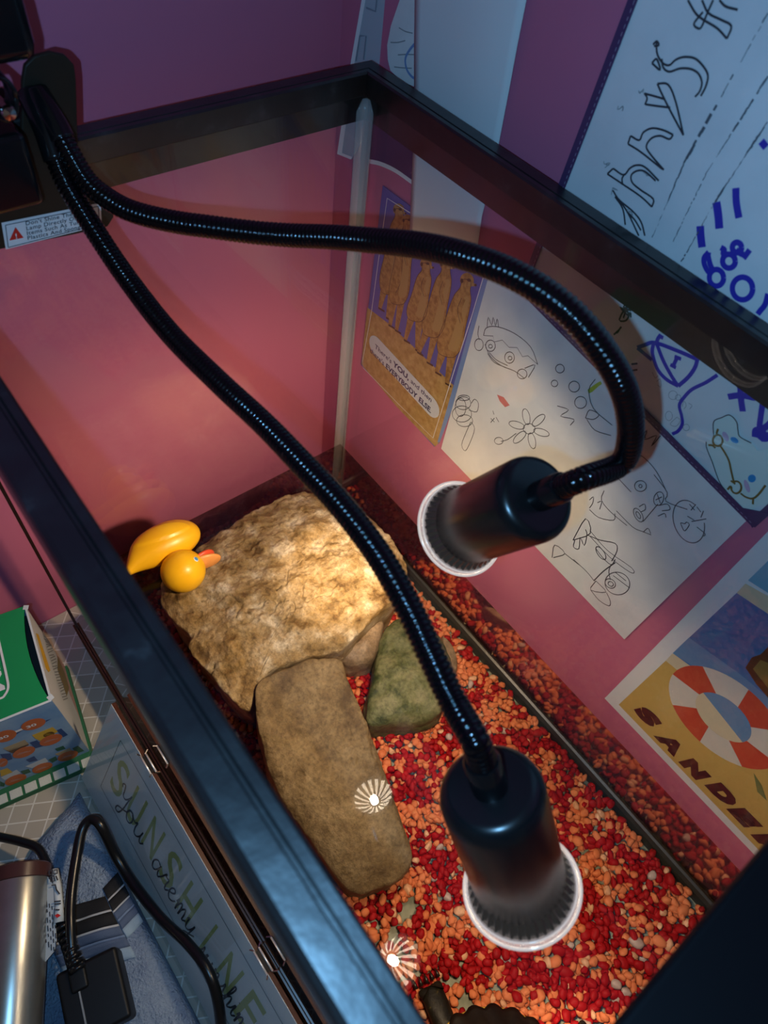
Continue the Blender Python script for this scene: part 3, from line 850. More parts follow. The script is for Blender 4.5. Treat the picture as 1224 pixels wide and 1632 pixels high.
M['reflector_in'] = mat('bulb_reflector', (0.06, 0.055, 0.05), 0.4, emis=((1.0, 0.86, 0.66), 1.2))
M['reflector_hot'] = mat('bulb_reflector_facet', (0.92, 0.90, 0.86), 0.20, metal=1.0, emis=((1.0, 0.86, 0.66), 19.0))  # alternate facets glow, standing in for the capsule's reflected light
M['filament'] = mat('lit_capsule', (1, 1, 1), 0.4, emis=((1.0, 0.86, 0.66), 420.0))
M['bulbglass'] = clear('bulb_front_glass', 0.04)
def lamp_head(cap, lens, note, aim=None):
    axis = (lens - cap); k = axis.length / 0.068; axis.normalize()
    P = lambda pr: [(h * k, r) for h, r in pr]
    v, f = lathe(cap, axis, P([(0, 0.0001), (0, 0.0146), (0.0004, 0.0162), (0.0014, 0.0179), (0.0030, 0.0191), (0.0050, 0.0198), (0.0072, 0.0200), (0.0585, 0.0200), (0.0592, 0.0196), (0.0588, 0.0188), (0.040, 0.0186), (0.038, 0.0001)]), 64)
    hd = tag(fix_normals(mesh('lamp_head', v, f, M['satin'], lamp, smooth=True)), note)
    hd.modifiers.new('es', 'EDGE_SPLIT').split_angle = 0.9
    v, f = lathe(cap, axis, [(-0.0165, 0.0001), (-0.0165, 0.0062), (-0.0155, 0.0067), (0.0005, 0.0069), (0.0005, 0.0001)], 28); mesh('hose_sleeve', v, f, M['blackgloss'], hd, smooth=True).modifiers.new('es', 'EDGE_SPLIT').split_angle = 0.8
    # bulb: fluted reflector, glass ring, front glass, lit capsule
    fl = lambda kk, i: 1 + (0.030 if kk % 4 in (1, 2) else -0.030) * (1 if 0 < i < 5 else 0)
    v, f = lathe(cap, axis, P([(0.046, 0.0140), (0.052, 0.0163), (0.0575, 0.0185), (0.0615, 0.0203), (0.0648, 0.0220), (0.0662, 0.0232)]), 160, fl); mesh('bulb_reflector', v, f, M['reflector_out'], hd, smooth=True)
    v, f = lathe(cap, axis, P([(0.0650, 0.0226), (0.0656, 0.0240), (0.0668, 0.0248), (0.0690, 0.0248), (0.0697, 0.0240), (0.0692, 0.0228), (0.0672, 0.0225)]), 72, closed=True); mesh('bulb_ring', v, f, M['bulbring'], hd, smooth=True)
    for hh, rr, tt in ((0.0678, 0.0249, 0.0007), (0.0655, 0.0236, 0.0004)):
        v, f = lathe(cap, axis, P([(hh + tt * math.cos(q * math.pi / 4), rr + tt * math.sin(q * math.pi / 4)) for q in range(8)]), 72, closed=True); mesh('bulb_lip', v, f, M['bulblip'], hd, smooth=True)
    fi = lambda kk, i: 1 + (0.045 if (kk // 4) % 2 else -0.045) * (1 if i < 4 else 0)
    v, f = lathe(cap, axis, P([(0.0670, 0.0224), (0.0640, 0.0195), (0.0610, 0.0160), (0.0580, 0.0120), (0.0560, 0.0070), (0.0555, 0.0001)]), 128, fi); mesh('bulb_mirror', v, f, [M['reflector_in'], M['reflector_hot']], hd, fmat=[1 if ((q % 128) // 4) % 2 == 0 and q < 128 * 4 else 0 for q in range(len(f))])
    v, f = lathe(cap, axis, P([(0.0556, 0.0042), (0.0600, 0.0046), (0.0632, 0.0040), (0.0645, 0.0020), (0.0648, 0.0001)]), 20); mesh('bulb_capsule', v, f, M['filament'], hd, smooth=True)
    v, f = lathe(cap, axis, P([(0.0690, 0.0228), (0.0698, 0.0150), (0.0702, 0.0080), (0.0703, 0.0001)]), 40); mesh('bulb_front_glass', v, f, M['bulbglass'], hd, smooth=True)
    for nm, power, angle, blend in (('bulb_beam', BULB_BEAM * (1 if aim else 0.6), 0.46, 0.9), ('bulb_flood', BULB_FLOOD * (1 if aim else 0.5), 1.95 if aim else 1.5, 0.9), ('bulb_spill', BULB_SPILL, 3.1 if aim else 2.6, 1.0)):
        li = bpy.data.lights.new(nm, 'SPOT'); li.energy = power; li.color = BULB_COLOUR; li.spot_size = angle; li.spot_blend = blend; li.shadow_soft_size = 0.014
        lo = bpy.data.objects.new(nm, li); COL.objects.link(lo)
        lo.location = lens + axis * 0.006
        lo.rotation_euler = ((aim - lens).normalized() if aim and nm == 'bulb_beam' else axis).to_track_quat('-Z', 'Y').to_euler()   # tilt added to the beam, off the bulb's axis, to brighten the rock
    return hd, axis
lensA, capA = at_d(831, 1412, .302), at_d(780, 1252, .256)
lensB = at_d(735, 842, .367)
axB = (at_z(470, 950, ZW) - lensB).normalized(); capB = lensB - axB * 0.0685
headA, axA = lamp_head(capA, lensA, 'near lamp head hanging lowest, over the gravel')
headB, axB = lamp_head(capB, lensB, 'right-hand lamp head on the looped gooseneck, aimed at the tan rock', at_z(545, 918, ZW))
pathA = [(64, 178, .333), (82, 228, .337), (105, 290, .344), (150, 365, .349), (200, 440, .349), (270, 530, .335), (350, 610, .316), (420, 675, .301), (480, 737, .288), (545, 807, .275), (602, 882, .265), (650, 965, .257), (690, 1050, .252), (722, 1118, .250)]
pathB = [(82, 186, .333), (108, 238, .337), (140, 290, .342), (180, 322, .343), (220, 340, .341), (280, 354, .337), (330, 361, .333), (400, 370, .330), (460, 375, .325), (530, 378, .313), (600, 384, .299), (660, 390, .284), (720, 402, .269), (790, 425, .256),
         (850, 455, .249), (905, 495, .246), (950, 545, .248), (985, 600, .256), (1002, 650, .268), (1004, 700, .281), (988, 740, .294)]
for p_ in ([(47, 148, .331), (56, 168, .332), (74, 208, .335), (90, 256, .340)], [(58, 148, .331), (72, 172, .332), (88, 200, .334), (100, 224, .336)]):
    v, f = sweep(catmull([at_d(*q) for q in p_], 8), 0.0060, 20); mesh('hose_sleeve', v, f, M['blackgloss'], lamp, smooth=True)
v, f = gooseneck(pathA, capA, axA); mesh('gooseneck', v, f, M['hose'], lamp, smooth=True)
v, f = gooseneck(pathB, capB, axB); mesh('gooseneck', v, f, M['hose'], lamp, smooth=True)

# ------------------------------------------------------------------ papers and boards on the right-hand wall
NX = Vector((-1, 0, 0))
def crop(scale, ox, oy):
    return lambda pts: [(x / scale + ox, y / scale + oy) for x, y in pts]
def wallpts(px, X): return [at_x(x, y, X) for x, y in px]
def sheet(name, px, X, th, m, parent=None, origin=None):
    ps = wallpts(px, X); k_ = len(ps)
    verts = ps + [p + Vector((th, 0, 0)) for p in ps]
    faces = [tuple(range(k_)), tuple(k_ + k for k in range(k_ - 1, -1, -1))] + [(k, k_ + k, k_ + (k + 1) % k_, (k + 1) % k_) for k in range(k_)]
    c = sum(ps, Vector()) / k_
    return fix_normals(mesh(name, verts, faces, m, parent, origin=None if parent else (c.x, c.y, c.z)))
def flat(name, px, X, m, parent): return sheet(name, px, X, 0.0001, m, parent)
def circ(cx, cy, r, ry=None, rot=0, n=20, a0=0, a1=2 * math.pi):
    ry = ry or r; out = []
    for k in range(n + 1):
        a = a0 + (a1 - a0) * k / n
        x, y = r * math.cos(a), ry * math.sin(a)
        out.append((cx + x * math.cos(rot) - y * math.sin(rot), cy + x * math.sin(rot) + y * math.cos(rot)))
    return out
def drawing(name, strokes, C_, X, width, m, parent, smooth=5):
    out = []
    for st in strokes:
        w = None
        if isinstance(st, tuple): st, w = st
        p = wallpts(C_(st), X)
        if smooth and len(p) > 2: p = catmull(p, smooth)
        out.append((p, w) if w else p)
    v, f = ribbons(out, width, NX)
    return mesh(name, v, f, m, parent)
c3, c4, c5, c7 = crop(2.887, 800, 0), crop(3.4, 520, 270), crop(2.336, 700, 420), crop(2.914, 900, 840)
cb, cf, c9 = crop(5.44, 1000, 400), crop(5.4375, 1080, 560), crop(4.636, 960, 900)
full = lambda p: p

M['worn'] = mat('worn_marker', (0.10, 0.11, 0.13), 0.8)
# whiteboard
XB = 0.3192
b0, b1 = at_x(830, 462, XB), at_x(1203, 838, XB)
bu = (at_x(1005, 0, XB) - b0).normalized()
br_ = (b1 - b0); bw = br_.length; br_.normalize()
bh = 0.36
board = thing('whiteboard', 'white dry-erase board with dark purple stitched border and blue marker doodles on the right wall', 'whiteboard', tuple(b0))
quad('panel', [b0, b1, b1 + bu * bh, b0 + bu * bh], NX, 0, 0.0035, M['board'], board)
def strip(name, a, b, inward, w, m, parent, lift, th=0.0008):
    return quad(name, [a, b, b + inward * w, a + inward * w], NX, lift, th, m, parent)
bwid = 0.0046
strip('border', b0 - br_ * .0008 - bu * .0008, b1 - bu * .0008, bu, bwid, M['purple'], board, 0.0012)
strip('border', b0 - br_ * .0008, b0 - br_ * .0008 + bu * bh, br_, bwid, M['purple'], board, 0.0011)
strip('border', b1 + br_ * .0008 + bu * bh, b1 + br_ * .0008, -br_, bwid, M['purple'], board, 0.0011)
strip('border', b0 + bu * bh, b1 + bu * bh, -bu, bwid, M['purple'], board, 0.0010)
quad('corner_tab', [b1 - br_ * .012 + bu * .003, b1 - bu * 0.001, b1 + bu * .014], NX, 0.0016, 0.0008, M['purple'], board)
M['thread'] = mat('pale_thread', (0.42, 0.38, 0.50), 0.8)
st_ = []
for k in range(int(bw / 0.0032)):
    a = b0 + br_ * (k * 0.0032 + .001) + bu * .0012; st_.append([a + NX * .0014, a + br_ * .0017 + NX * .0014])
for k in range(110):
    a = b0 + bu * (k * 0.0032 + .002) + br_ * .0032; st_.append([a + NX * .0014, a + bu * .0017 + NX * .0014])
v, f = ribbons(st_, 0.00028, NX); mesh('stitching', v, f, M['thread'], board)
XI = XB - 0.0002
letters = [
    [(855, 0), (890, 60), (925, 90), (990, 130), (1035, 178)], [(1035, 178), (1055, 120), (1010, 92), (950, 60), (920, 0)], [(890, 125), (915, 128), (945, 60), (972, 0)], [(1000, 0), (1030, 30), (1085, 45)], [(890, 125), (885, 105), (925, 55)],
    [(710, 195), (715, 250), (740, 290), (770, 300), (800, 275), (840, 262), (890, 270), (930, 310), (948, 350), (937, 400), (915, 442)], [(735, 270), (742, 310), (770, 330), (820, 315), (870, 318), (905, 340), (920, 380), (910, 420), (888, 446)], [(690, 290), (712, 272), (728, 322), (690, 290)], [(695, 205), (712, 190), (722, 208), (700, 212)],
    [(715, 385), (765, 390), (800, 470), (835, 622)], [(715, 385), (735, 430), (775, 510), (835, 622)], [(655, 430), (700, 442), (745, 455)], [(660, 480), (715, 488), (775, 495)], [(655, 428), (668, 452), (658, 482)],
    [(592, 625), (632, 645), (650, 610), (690, 590), (740, 598), (788, 620)], [(788, 620), (770, 640), (730, 625), (690, 635), (665, 670), (680, 705), (745, 782)], [(580, 662), (640, 700), (738, 778)], [(592, 625), (580, 662)],
    [(512, 775), (560, 805), (588, 775), (620, 760), (660, 770), (722, 832)], [(485, 800), (560, 850), (640, 905), (690, 952)], [(690, 952), (696, 915), (640, 875), (600, 840), (596, 805), (625, 785), (660, 790), (708, 832)], [(512, 775), (485, 800)], [(556, 850), (553, 822), (565, 800)],
    [(510, 875), (540, 920), (600, 970), (640, 1020), (658, 1085)], [(520, 905), (556, 960), (568, 1035)], [(540, 920), (580, 980), (630, 1085)], [(575, 975), (610, 1010), (640, 1060)]]
drawing('outline_lettering', letters, c3, XI, 0.00095, M['ink'], board, 4)
random.seed(3)
sm = []
for a, b, wd, gap in (((1224, 60), (840, 745), .0024, .55), ((840, 745), (690, 1100), .0012, .5), ((1224, 350), (940, 800), .0014, .5), ((940, 800), (790, 1110), .0008, .5), ((1224, 560), (985, 925), .0016, .75), ((985, 925), (830, 1200), .0010, .5)):
    n = 34; wv = wd * .5
    for k in range(n):
        wv = min(wd, max(wd * .18, wv + random.uniform(-.3, .3) * wd))
        if random.random() < gap + .25:
            t0, t1 = k / n, (k + 1.25) / n; j_ = random.uniform(-2, 2)
            sm.append(([(a[0] + (b[0] - a[0]) * t + j_, a[1] + (b[1] - a[1]) * t) for t in (t0, t1)], wv * .62))
drawing('worn_lines', sm, c3, XI, 0.001, M['worn'], board, 0)
sc_ = []
for cx, cy, r in ((487, 755, 22), (660, 800, 10), (675, 812, 12), (520, 880, 18), (590, 985, 22), (545, 500, 14), (640, 420, 14)):
    sc_.append([(cx + random.uniform(-r, r), cy + random.uniform(-r, r)) for _ in range(7)])
drawing('rubbed_smudges', sc_, c3, XI, 0.0004, M['smudge'], board, 3)
drawing('rubbed_smudges', [[(660 + random.uniform(-5, 60) , 150 + random.uniform(0, 70)) for _ in range(14)], [(650, 265), (672, 245), (660, 260), (678, 235)], [(715, 375), (738, 372)], [(712, 400), (738, 395)]], c5, XI, 0.0011, M['pencil'], board, 3)
drawing('rubbed_smudges', [circ(395, 1250, 38), circ(440, 1270, 24), circ(510, 1530, 28), circ(360, 1430, 30, 40), [(215, 1050), (240, 1100), (265, 1080)], [(255, 1130), (285, 1110), (290, 1180), (260, 1160)], [(430, 1440), (370, 1500), (420, 1520), (460, 1470), (430, 1440)], [(475, 1350), (490, 1300), (510, 1340), (490, 1370)], [(530, 1320), (560, 1340), (540, 1370)]], cb, XI, 0.0003, M['smudge'], board, 3)
blue = [([(912, 1040), (915, 1090), (921, 1138)], .0040), ([(986, 930), (995, 990), (1000, 1052)], .0040), ([(1076, 865), (1078, 930), (1090, 1003)], .0034)]
drawing('marker_dashes', blue, c3, XI, .003, M['blueink'], board)
drawing('marker_loops', [([(705, 10), (665, 60), (668, 120), (705, 185), (735, 165), (715, 110), (700, 40), (705, 10)]), circ(772, 232, 62, 72), [(808, -30), (840, -10), (830, 20), (850, 60)], circ(880, 88, 55, 60), circ(998, 325, 88, 98), [(940, -10), (985, 25), (1010, 30)], [(1060, -10), (1005, 65)], [(1219, 370), (1195, 460), (1150, 520), (1128, 548)], circ(950, -30, 40, 45)], cb, XI, .0027, M['blueink'], board)
drawing('marker_triangle', [[(85, 838), (150, 815), (235, 795), (420, 860), (605, 940)], [(85, 840), (145, 890), (212, 945)], [(228, 795), (215, 870), (235, 960), (270, 1040), (340, 1115), (440, 1172)], [(255, 810), (310, 950), (380, 1080), (440, 1172)], [(608, 935), (585, 1010), (530, 1090), (440, 1172)], [(250, 800), (265, 760), (290, 725)], [(275, 735), (310, 755)]], cb, XI, .0023, M['blueink'], board)
drawing('marker_triangle', [[(432, 920), (395, 1000)], [(408, 914), (465, 938)], [(372, 985), (420, 1012)]], cb, XI, .0022, M['blueink'], board, 0)
drawing('marker_squiggle', [[(780, 1075), (680, 1140), (560, 1200), (490, 1270), (450, 1340), (470, 1430), (475, 1500), (440, 1560), (388, 1587)]], cb, XI, .0020, M['blueink'], board)
drawing('marker_plus', [[(978, 1165), (985, 1290), (1000, 1392)], [(872, 1265), (980, 1252), (1108, 1275)]], cb, XI, .0034, M['blueink'], board)
drawing('marker_squiggle', [[(1105, 1615), (1112, 1555), (1165, 1545), (1219, 1510), (1290, 1440)], [(1165, 1545), (1190, 1590), (1240, 1600)]], cb, XI, .0034, M['blueink'], board)
drawing('marker_lines', [[(1224 * 1.0, 590), (1210, 690), (1228, 700)], [(1213, 225), (1221, 235)]], full, XI, .003, M['blueink'], board)

# torn paper cut-out lying on the whiteboard
XC = XB - 0.0008
M['tealpaper'] = mat('pale_teal_paper', (0.70, 0.80, 0.74), 0.7, spec=0.2)
M['pinkdab'] = mat('pink_crayon', (0.62, 0.42, 0.58), 0.8); M['bluedab'] = mat('blue_crayon', (0.02, 0.28, 0.62), 0.7)
cut = sheet('paper_cutout', cf([(312, 612), (380, 575), (450, 552), (510, 610), (522, 680), (540, 740), (640, 795), (690, 860), (800, 840), (900, 900), (900, 1300), (783, 1325), (690, 1342), (600, 1410), (520, 1320), (430, 1222), (362, 1130), (300, 960), (248, 830), (252, 782), (310, 740)]), XC, 0.0003, M['tealpaper'])
tag(cut, 'torn pale teal paper with a brown looped string doodle in the corner of the whiteboard', 'drawing')
XCI = XC - 0.0002
drawing('brown_line', [circ(348, 772, 42, 48), [(340, 725), (340, 700), (352, 672)], [(265, 812), (300, 815), (328, 838)], [(305, 790), (318, 815)], [(368, 815), (410, 880), (445, 950), (465, 1040), (488, 1138)], [(460, 1120), (500, 1150)], circ(508, 1178, 44, 52, 0, 16, -2.2, 3.3), [(432, 1198), (458, 1170), (470, 1190)], [(545, 1230), (590, 1262), (650, 1275), (700, 1240), (762, 1160)], [(655, 1275), (652, 1325)]], cf, XCI, .0012, M['brownink'], cut)
for p in (circ(492, 770, 38, 22, .55)[:-1], circ(643, 1102, 34)[:-1]): flat('blue_dab', cf(p), XCI, M['bluedab'], cut)
for p in (circ(415, 738, 22, 46, -.5)[:-1], circ(600, 1168, 20, 58, -.35)[:-1]): flat('pink_dab', cf(p), XCI, M['pinkdab'], cut)
drawing('grey_outline', [[(312, 740), (312, 612), (380, 575), (450, 552), (510, 610), (522, 680), (540, 740), (640, 795)], [(248, 782), (252, 840), (300, 960), (362, 1130), (430, 1222)]], cf, XCI, .0006, M['pencil'], cut)

# white sheet of pencil doodles
XD = 0.3236
dood = sheet('doodle_sheet', [(703, 715), (850, 868), (995, 1019), (1090, 926), (1200, 820), (1000, 600), (885, 470), (786, 414)], XD, 0.0002, M['paper'])
tag(dood, 'white sheet of pencil doodles taped up under the whiteboard', 'drawing')
XDI = XD - 0.0002
petals = []
for k in range(6):
    a = k * math.pi / 3 + .3
    petals.append(circ(335 + 48 * math.cos(a), 615 + 46 * math.sin(a), 30, 13, a))
dl = [[(178, 236), (183, 200), (195, 230), (201, 200), (209, 232), (216, 206), (221, 236)], [(165, 268), (175, 240), (215, 235), (280, 260), (340, 310), (367, 376)], [(170, 300), (190, 345), (230, 380), (280, 400), (318, 428)],
      [(148, 232), (144, 262), (150, 285)], circ(148, 302, 16, 22), circ(191, 306, 18, 21), circ(191, 308, 7), circ(262, 350, 18, 21), circ(264, 352, 7), [(180, 335), (205, 368), (250, 388)], [(186, 330), (212, 358), (255, 380)],
      circ(309, 411, 18), [(318, 390), (357, 378), (332, 424)], circ(335, 615, 22, 19)] + petals + [
      [(287, 632), (255, 655), (230, 662)], circ(222, 660, 16, 13), [(440, 530), (482, 545), (452, 568), (502, 580), (488, 602)], [(200, 548), (204, 562)], [(192, 576), (206, 590)], [(212, 572), (222, 590)], [(206, 575), (192, 592)],
      circ(90, 520, 28, 24), circ(85, 560, 36, 30), circ(95, 585, 30, 22), circ(80, 535, 20, 34), circ(92, 500, 22, 10), [(118, 590), (100, 630), (84, 675), (98, 697), (118, 660), (132, 615), (120, 590)], [(110, 545), (140, 552), (146, 520), (132, 505), (120, 520)],
      circ(450, 391, 16), circ(430, 446, 12), circ(503, 458, 20), circ(527, 517, 22), [(582, 430), (558, 470), (575, 540), (645, 602)], [(545, 575), (560, 545), (595, 562), (575, 580), (545, 575)], [(550, 580), (580, 620), (640, 640)],
      [(740, 660), (775, 620), (765, 655), (810, 640), (790, 680), (825, 640)], [(748, 610), (770, 650)], [(700, 690), (760, 720), (810, 775), (845, 845)],
      circ(750, 828, 22, 20), circ(750, 828, 6), circ(818, 875, 18, 26, .3), [(812, 858), (824, 892)], [(806, 880), (830, 868)], [(660, 920), (720, 980), (760, 998), (790, 1010)], circ(742, 936, 14, 28, -.5), circ(742, 936, 6, 14, -.5), [(745, 905), (765, 895), (768, 915), (750, 925)], [(760, 960), (815, 895)], [(820, 900), (850, 895), (860, 915), (830, 920)], [(815, 940), (840, 930), (845, 945)], [(760, 1000), (778, 985), (788, 1005)],
      [(800, 785), (850, 852), (845, 885), (925, 915)], circ(930, 960, 55, 82, -.35, 24, .3, 5.6), [(932, 895), (952, 918)], [(938, 918), (956, 896)], [(960, 905), (975, 925)], [(985, 920), (975, 945)], [(925, 940), (950, 955)], [(940, 960), (995, 950)], [(960, 980), (990, 1005), (985, 1015)], [(905, 980), (900, 965), (915, 968), (922, 962), (932, 972), (915, 995), (905, 980)],
      [(668, 800), (715, 850)], [(615, 845), (605, 880), (640, 925), (700, 975)], [(560, 880), (575, 868), (572, 892), (560, 910)], [(590, 890), (606, 885), (598, 915)], [(560, 915), (595, 945), (650, 955), (655, 930)]]
drawing('pencil_doodle', dl, c5, XDI, .00060, M['pencil'], dood, 3)
drawing('pencil_doodle', [[(165, 268), (200, 270), (205, 292), (235, 285), (260, 312), (290, 313), (310, 347), (330, 343), (367, 376)]], c5, XDI, .0004, M['ink'], dood, 0)
inked = [[(420, 1095), (430, 1048), (468, 1080), (425, 1095)], [(498, 1030), (545, 950), (562, 1005), (498, 1030)], [(550, 1010), (600, 1030), (655, 1042), (662, 1070), (642, 1108)], circ(602, 1078, 12, 28, -.6), [(505, 1030), (500, 1055), (520, 1062), (525, 1020), (540, 1050), (550, 1010), (545, 990)], [(468, 1080), (520, 1121)]]
drawing('ink_doodle', inked, c5, XDI, .00080, M['ink'], dood, 3)
drawing('ink_doodle', [[(40, 150), (100, 205), (135, 248)], ([(235, 165), (180, 205), (135, 250)], .0009), ([(120, 20), (200, 110), (312, 190), (308, 212), (210, 140), (115, 40)], .0006), [(145, 100), (175, 140), (215, 175), (235, 150)], ([(145, 250), (120, 292), (192, 302), (145, 250)], .0007), circ(245, 262, 58, 52, .3), circ(212, 262, 26, 20, .6), circ(214, 264, 13, 10, .6), [(215, 175), (205, 205), (212, 245)], [(122, 294), (160, 340), (205, 366), (212, 345), (195, 305)], [(235, 210), (285, 250)], [(225, 225), (298, 280)]], c7, XDI, .00072, M['ink'], dood, 3)
M['redcrayon'] = mat('red_crayon', (0.72, 0.20, 0.18), 0.8); M['lime'] = mat('lime_highlighter', (0.42, 0.50, 0.04), 0.7)
flat('red_tint', c5([(215, 488), (240, 498), (262, 528), (245, 535), (225, 512)]), XDI, M['redcrayon'], dood)
flat('lime_mark', c5([(552, 470), (585, 446), (600, 438), (606, 448), (592, 458), (570, 478), (556, 484)]), XDI, M['lime'], dood)

# postcard of five meerkats
XK = 0.3242
M['pc_blue'] = mat('print_blue', (0.115, 0.125, 0.42), 0.5); M['pc_light'] = mat('print_light_blue', (0.20, 0.32, 0.58), 0.5); M['pc_sand'] = mat('print_sand', (0.50, 0.30, 0.10), 0.5, vary=(150, [(0.35, (0.40, 0.22, 0.06)), (0.65, (0.58, 0.37, 0.14))]))
M['fur'] = mat('print_fur', (0.44, 0.22, 0.06), 0.6, vary=(220, [(0.35, (0.30, 0.14, 0.035)), (0.6, (0.50, 0.27, 0.085))])); M['furpale'] = mat('print_pale_fur', (0.47, 0.28, 0.10), 0.6); M['furdark'] = mat('print_dark_fur', (0.10, 0.05, 0.025), 0.6)
M['bubble'] = mat('print_bubble', (0.66, 0.68, 0.72), 0.5); M['navy'] = mat('navy_print', (0.03, 0.03, 0.10), 0.6); M['white'] = mat('white_print', (0.82, 0.82, 0.82), 0.5)
card = sheet('meerkat_postcard', [(610, 296), (785, 427), (745, 555), (700, 706), (692, 712), (640, 655), (575, 581), (588, 482)], XK, 0.0004, M['pc_blue'])
tag(card, 'postcard of five standing meerkats on sand with a pale speech bubble', 'postcard')
XKI = XK - 0.0002
flat('sand', c4([(222, 748), (330, 830), (460, 950), (600, 1085), (705, 1185), (660, 1330), (612, 1478), (590, 1502), (380, 1285), (190, 1055)]), XKI, M['pc_sand'], card)
flat('light_edge', c4([(852, 590), (884, 595), (770, 1000), (700, 1250), (615, 1478), (602, 1478), (690, 1170)]), XKI - .0001, M['pc_light'], card)
def meerkat(head, hr_, neck, hip, feet, w, k):
    z = XKI - 0.0002 - k * 0.00008
    w *= 1.32
    hd, nk, hp = (Vector((p[0], p[1], 0)) for p in (head, neck, hip))
    ax = hp - nk; nr = Vector((-ax.y, ax.x, 0)).normalized()
    for i, ft in enumerate(feet):
        a, b = hp - ax * .10 + nr * (w * (.35 if i == 0 else -.35)), Vector((ft[0], ft[1], 0))
        d = (b - a).normalized(); n_ = Vector((-d.y, d.x, 0))
        flat('meerkat_leg', c4([p[:2] for p in (a + n_ * w * .42, a.lerp(b, .55) + n_ * w * .27, b + n_ * w * .16, b - n_ * w * .16, a.lerp(b, .55) - n_ * w * .27, a - n_ * w * .42)]), z + .00002, M['fur'], card)
        drawing('meerkat_foot', [([(ft[0] - 8, ft[1] - 2), (ft[0] + 26, ft[1] + 18)], .0018)], c4, z - .00002, .002, M['furdark'], card, 0)
    prof = ((0, .42), (.12, .68), (.30, .80), (.55, .86), (.80, 1.0), (.95, .90), (1.06, .5))
    L_ = [nk + ax * t + nr * w * q for t, q in prof]; R_ = [nk + ax * t - nr * w * q for t, q in prof]
    out = catmull([hd + nr * hr_ * .6] + L_ + R_[::-1] + [hd - nr * hr_ * .6], 4, closed=True)
    flat('meerkat', c4([p[:2] for p in out]), z, M['fur'], card)
    drawing('meerkat_outline', [[p[:2] for p in out] + [out[0][:2]]], c4, z - .00004, .0005, M['furdark'], card, 0)
    pale = catmull([nk + ax * t + nr * w * (q * .30 - .30) for t, q in prof[1:6]] + [nk + ax * t - nr * w * q * .78 for t, q in prof[5:0:-1]], 3, closed=True)
    flat('meerkat_belly', c4([p[:2] for p in pale]), z - .00002, M['furpale'], card)
    flat('meerkat_head', c4(circ(*head, hr_, hr_ * 1.12, -.3)[:-1]), z - .00003, M['fur'], card)
    flat('meerkat_snout', c4([(head[0] + hr_ * .2, head[1] + hr_ * .05), (head[0] + hr_ * 1.35, head[1] + hr_ * .55), (head[0] + hr_ * 1.3, head[1] + hr_ * .85), (head[0] + hr_ * .1, head[1] + hr_ * .85)]), z - .00005, M['furpale'], card)
    flat('meerkat_nose', c4(circ(head[0] + hr_ * 1.25, head[1] + hr_ * .68, hr_ * .18)[:-1]), z - .00007, M['furdark'], card)
    flat('meerkat_eye', c4(circ(head[0] + hr_ * .30, head[1] - hr_ * .05, hr_ * .30, hr_ * .24, .4)[:-1]), z - .00006, M['furdark'], card)
    flat('meerkat_ear', c4(circ(head[0] - hr_ * .75, head[1] + hr_ * .05, hr_ * .22, hr_ * .34)[:-1]), z - .00006, M['furdark'], card)
    a1, a2 = nk + ax * .14 - nr * w * .15, nk + ax * .52 - nr * w * .55
    drawing('meerkat_arm', [([p[:2] for p in (a1, a1.lerp(a2, .5) + nr * w * .25, a2)], .0026)], c4, z - .00006, .002, M['fur'], card)
    drawing('meerkat_arm_outline', [([p[:2] for p in (a1 + nr * w * .22, a1.lerp(a2, .5) + nr * w * .48, a2 + nr * w * .18)], .0005)], c4, z - .00008, .0005, M['furdark'], card)  # dark outline printed along the arm
meerkat((392, 218), 30, (396, 258), (338, 650), ((290, 752), (332, 805)), 44, 0)
meerkat((440, 275), 28, (440, 316), (388, 705), ((345, 845), (380, 872)), 42, 1)
meerkat((540, 512), 31, (540, 552), (482, 805), ((428, 925), (490, 978)), 42, 2)
meerkat((648, 512), 33, (648, 558), (568, 885), ((500, 992), (552, 1046)), 46, 3)
meerkat((762, 602), 37, (752, 650), (655, 990), ((598, 1100), (652, 1160)), 52, 4)
drawing('white_frame', [[(455, 236), (330, 156), (290, 440), (245, 770), (196, 1040), (200, 1075), (390, 1270), (578, 1456), (690, 1100), (790, 790), (855, 570)]], c4, XKI - .0008, .0007, M['white'], card, 0)
pa, pb = at_x(*c4([(272, 962)])[0], XKI - .0007), at_x(*c4([(568, 1285)])[0], XKI - .0007)
dd = (pb - pa).normalized(); nn_ = NX.cross(dd)
cap_r = 0.0105
capsule = [pa + (-dd * math.cos(t) + nn_ * math.sin(t)) * cap_r for t in [math.pi * (-.5 + k / 10) for k in range(11)]] + [pb + (dd * math.cos(t) - nn_ * math.sin(t)) * cap_r for t in [math.pi * (-.5 + k / 10) for k in range(11)]]
quad('speech_bubble', capsule, NX, 0, 0.0001, M['bubble'], card)
def fit_text(parts, p0, p1, X, cap, C_, m, parent, name):
    """words along a line; parts = [(text, bold, relative size)]"""
    a, b = at_x(*C_([p0])[0], X), at_x(*C_([p1])[0], X)
    ex_ = (b - a); ln = ex_.length; ex_.normalize(); ey_ = ex_.cross(NX); ey_ = ey_ if ey_.z > 0 else -ey_
    V, F, cur = [], [], 0.0
    ms = []
    for s, off, sz in parts:
        v, f = text_mesh(s, offset=off); w = max(p[0] for p in v) * sz; ms.append((v, f, sz, cur)); cur += w + 0.32
    tot = cur - 0.32; kx = ln / tot
    for v, f, sz, c0 in ms:
        bse = len(V); V += [a + ex_ * ((p[0] * sz + c0) * kx) + ey_ * (p[1] * sz * cap) for p in v]; F += [tuple(bse + i for i in q) for q in f]
    return mesh(name, V, F, m, parent)
fit_text([("There's", .012, .95), ('YOU,', .035, 1.1), ('and', .012, .95), ('then', .012, .95)], (262, 966), (568, 1262), XKI - .0009, 0.0072, c4, M['navy'], card, 'speech_text')
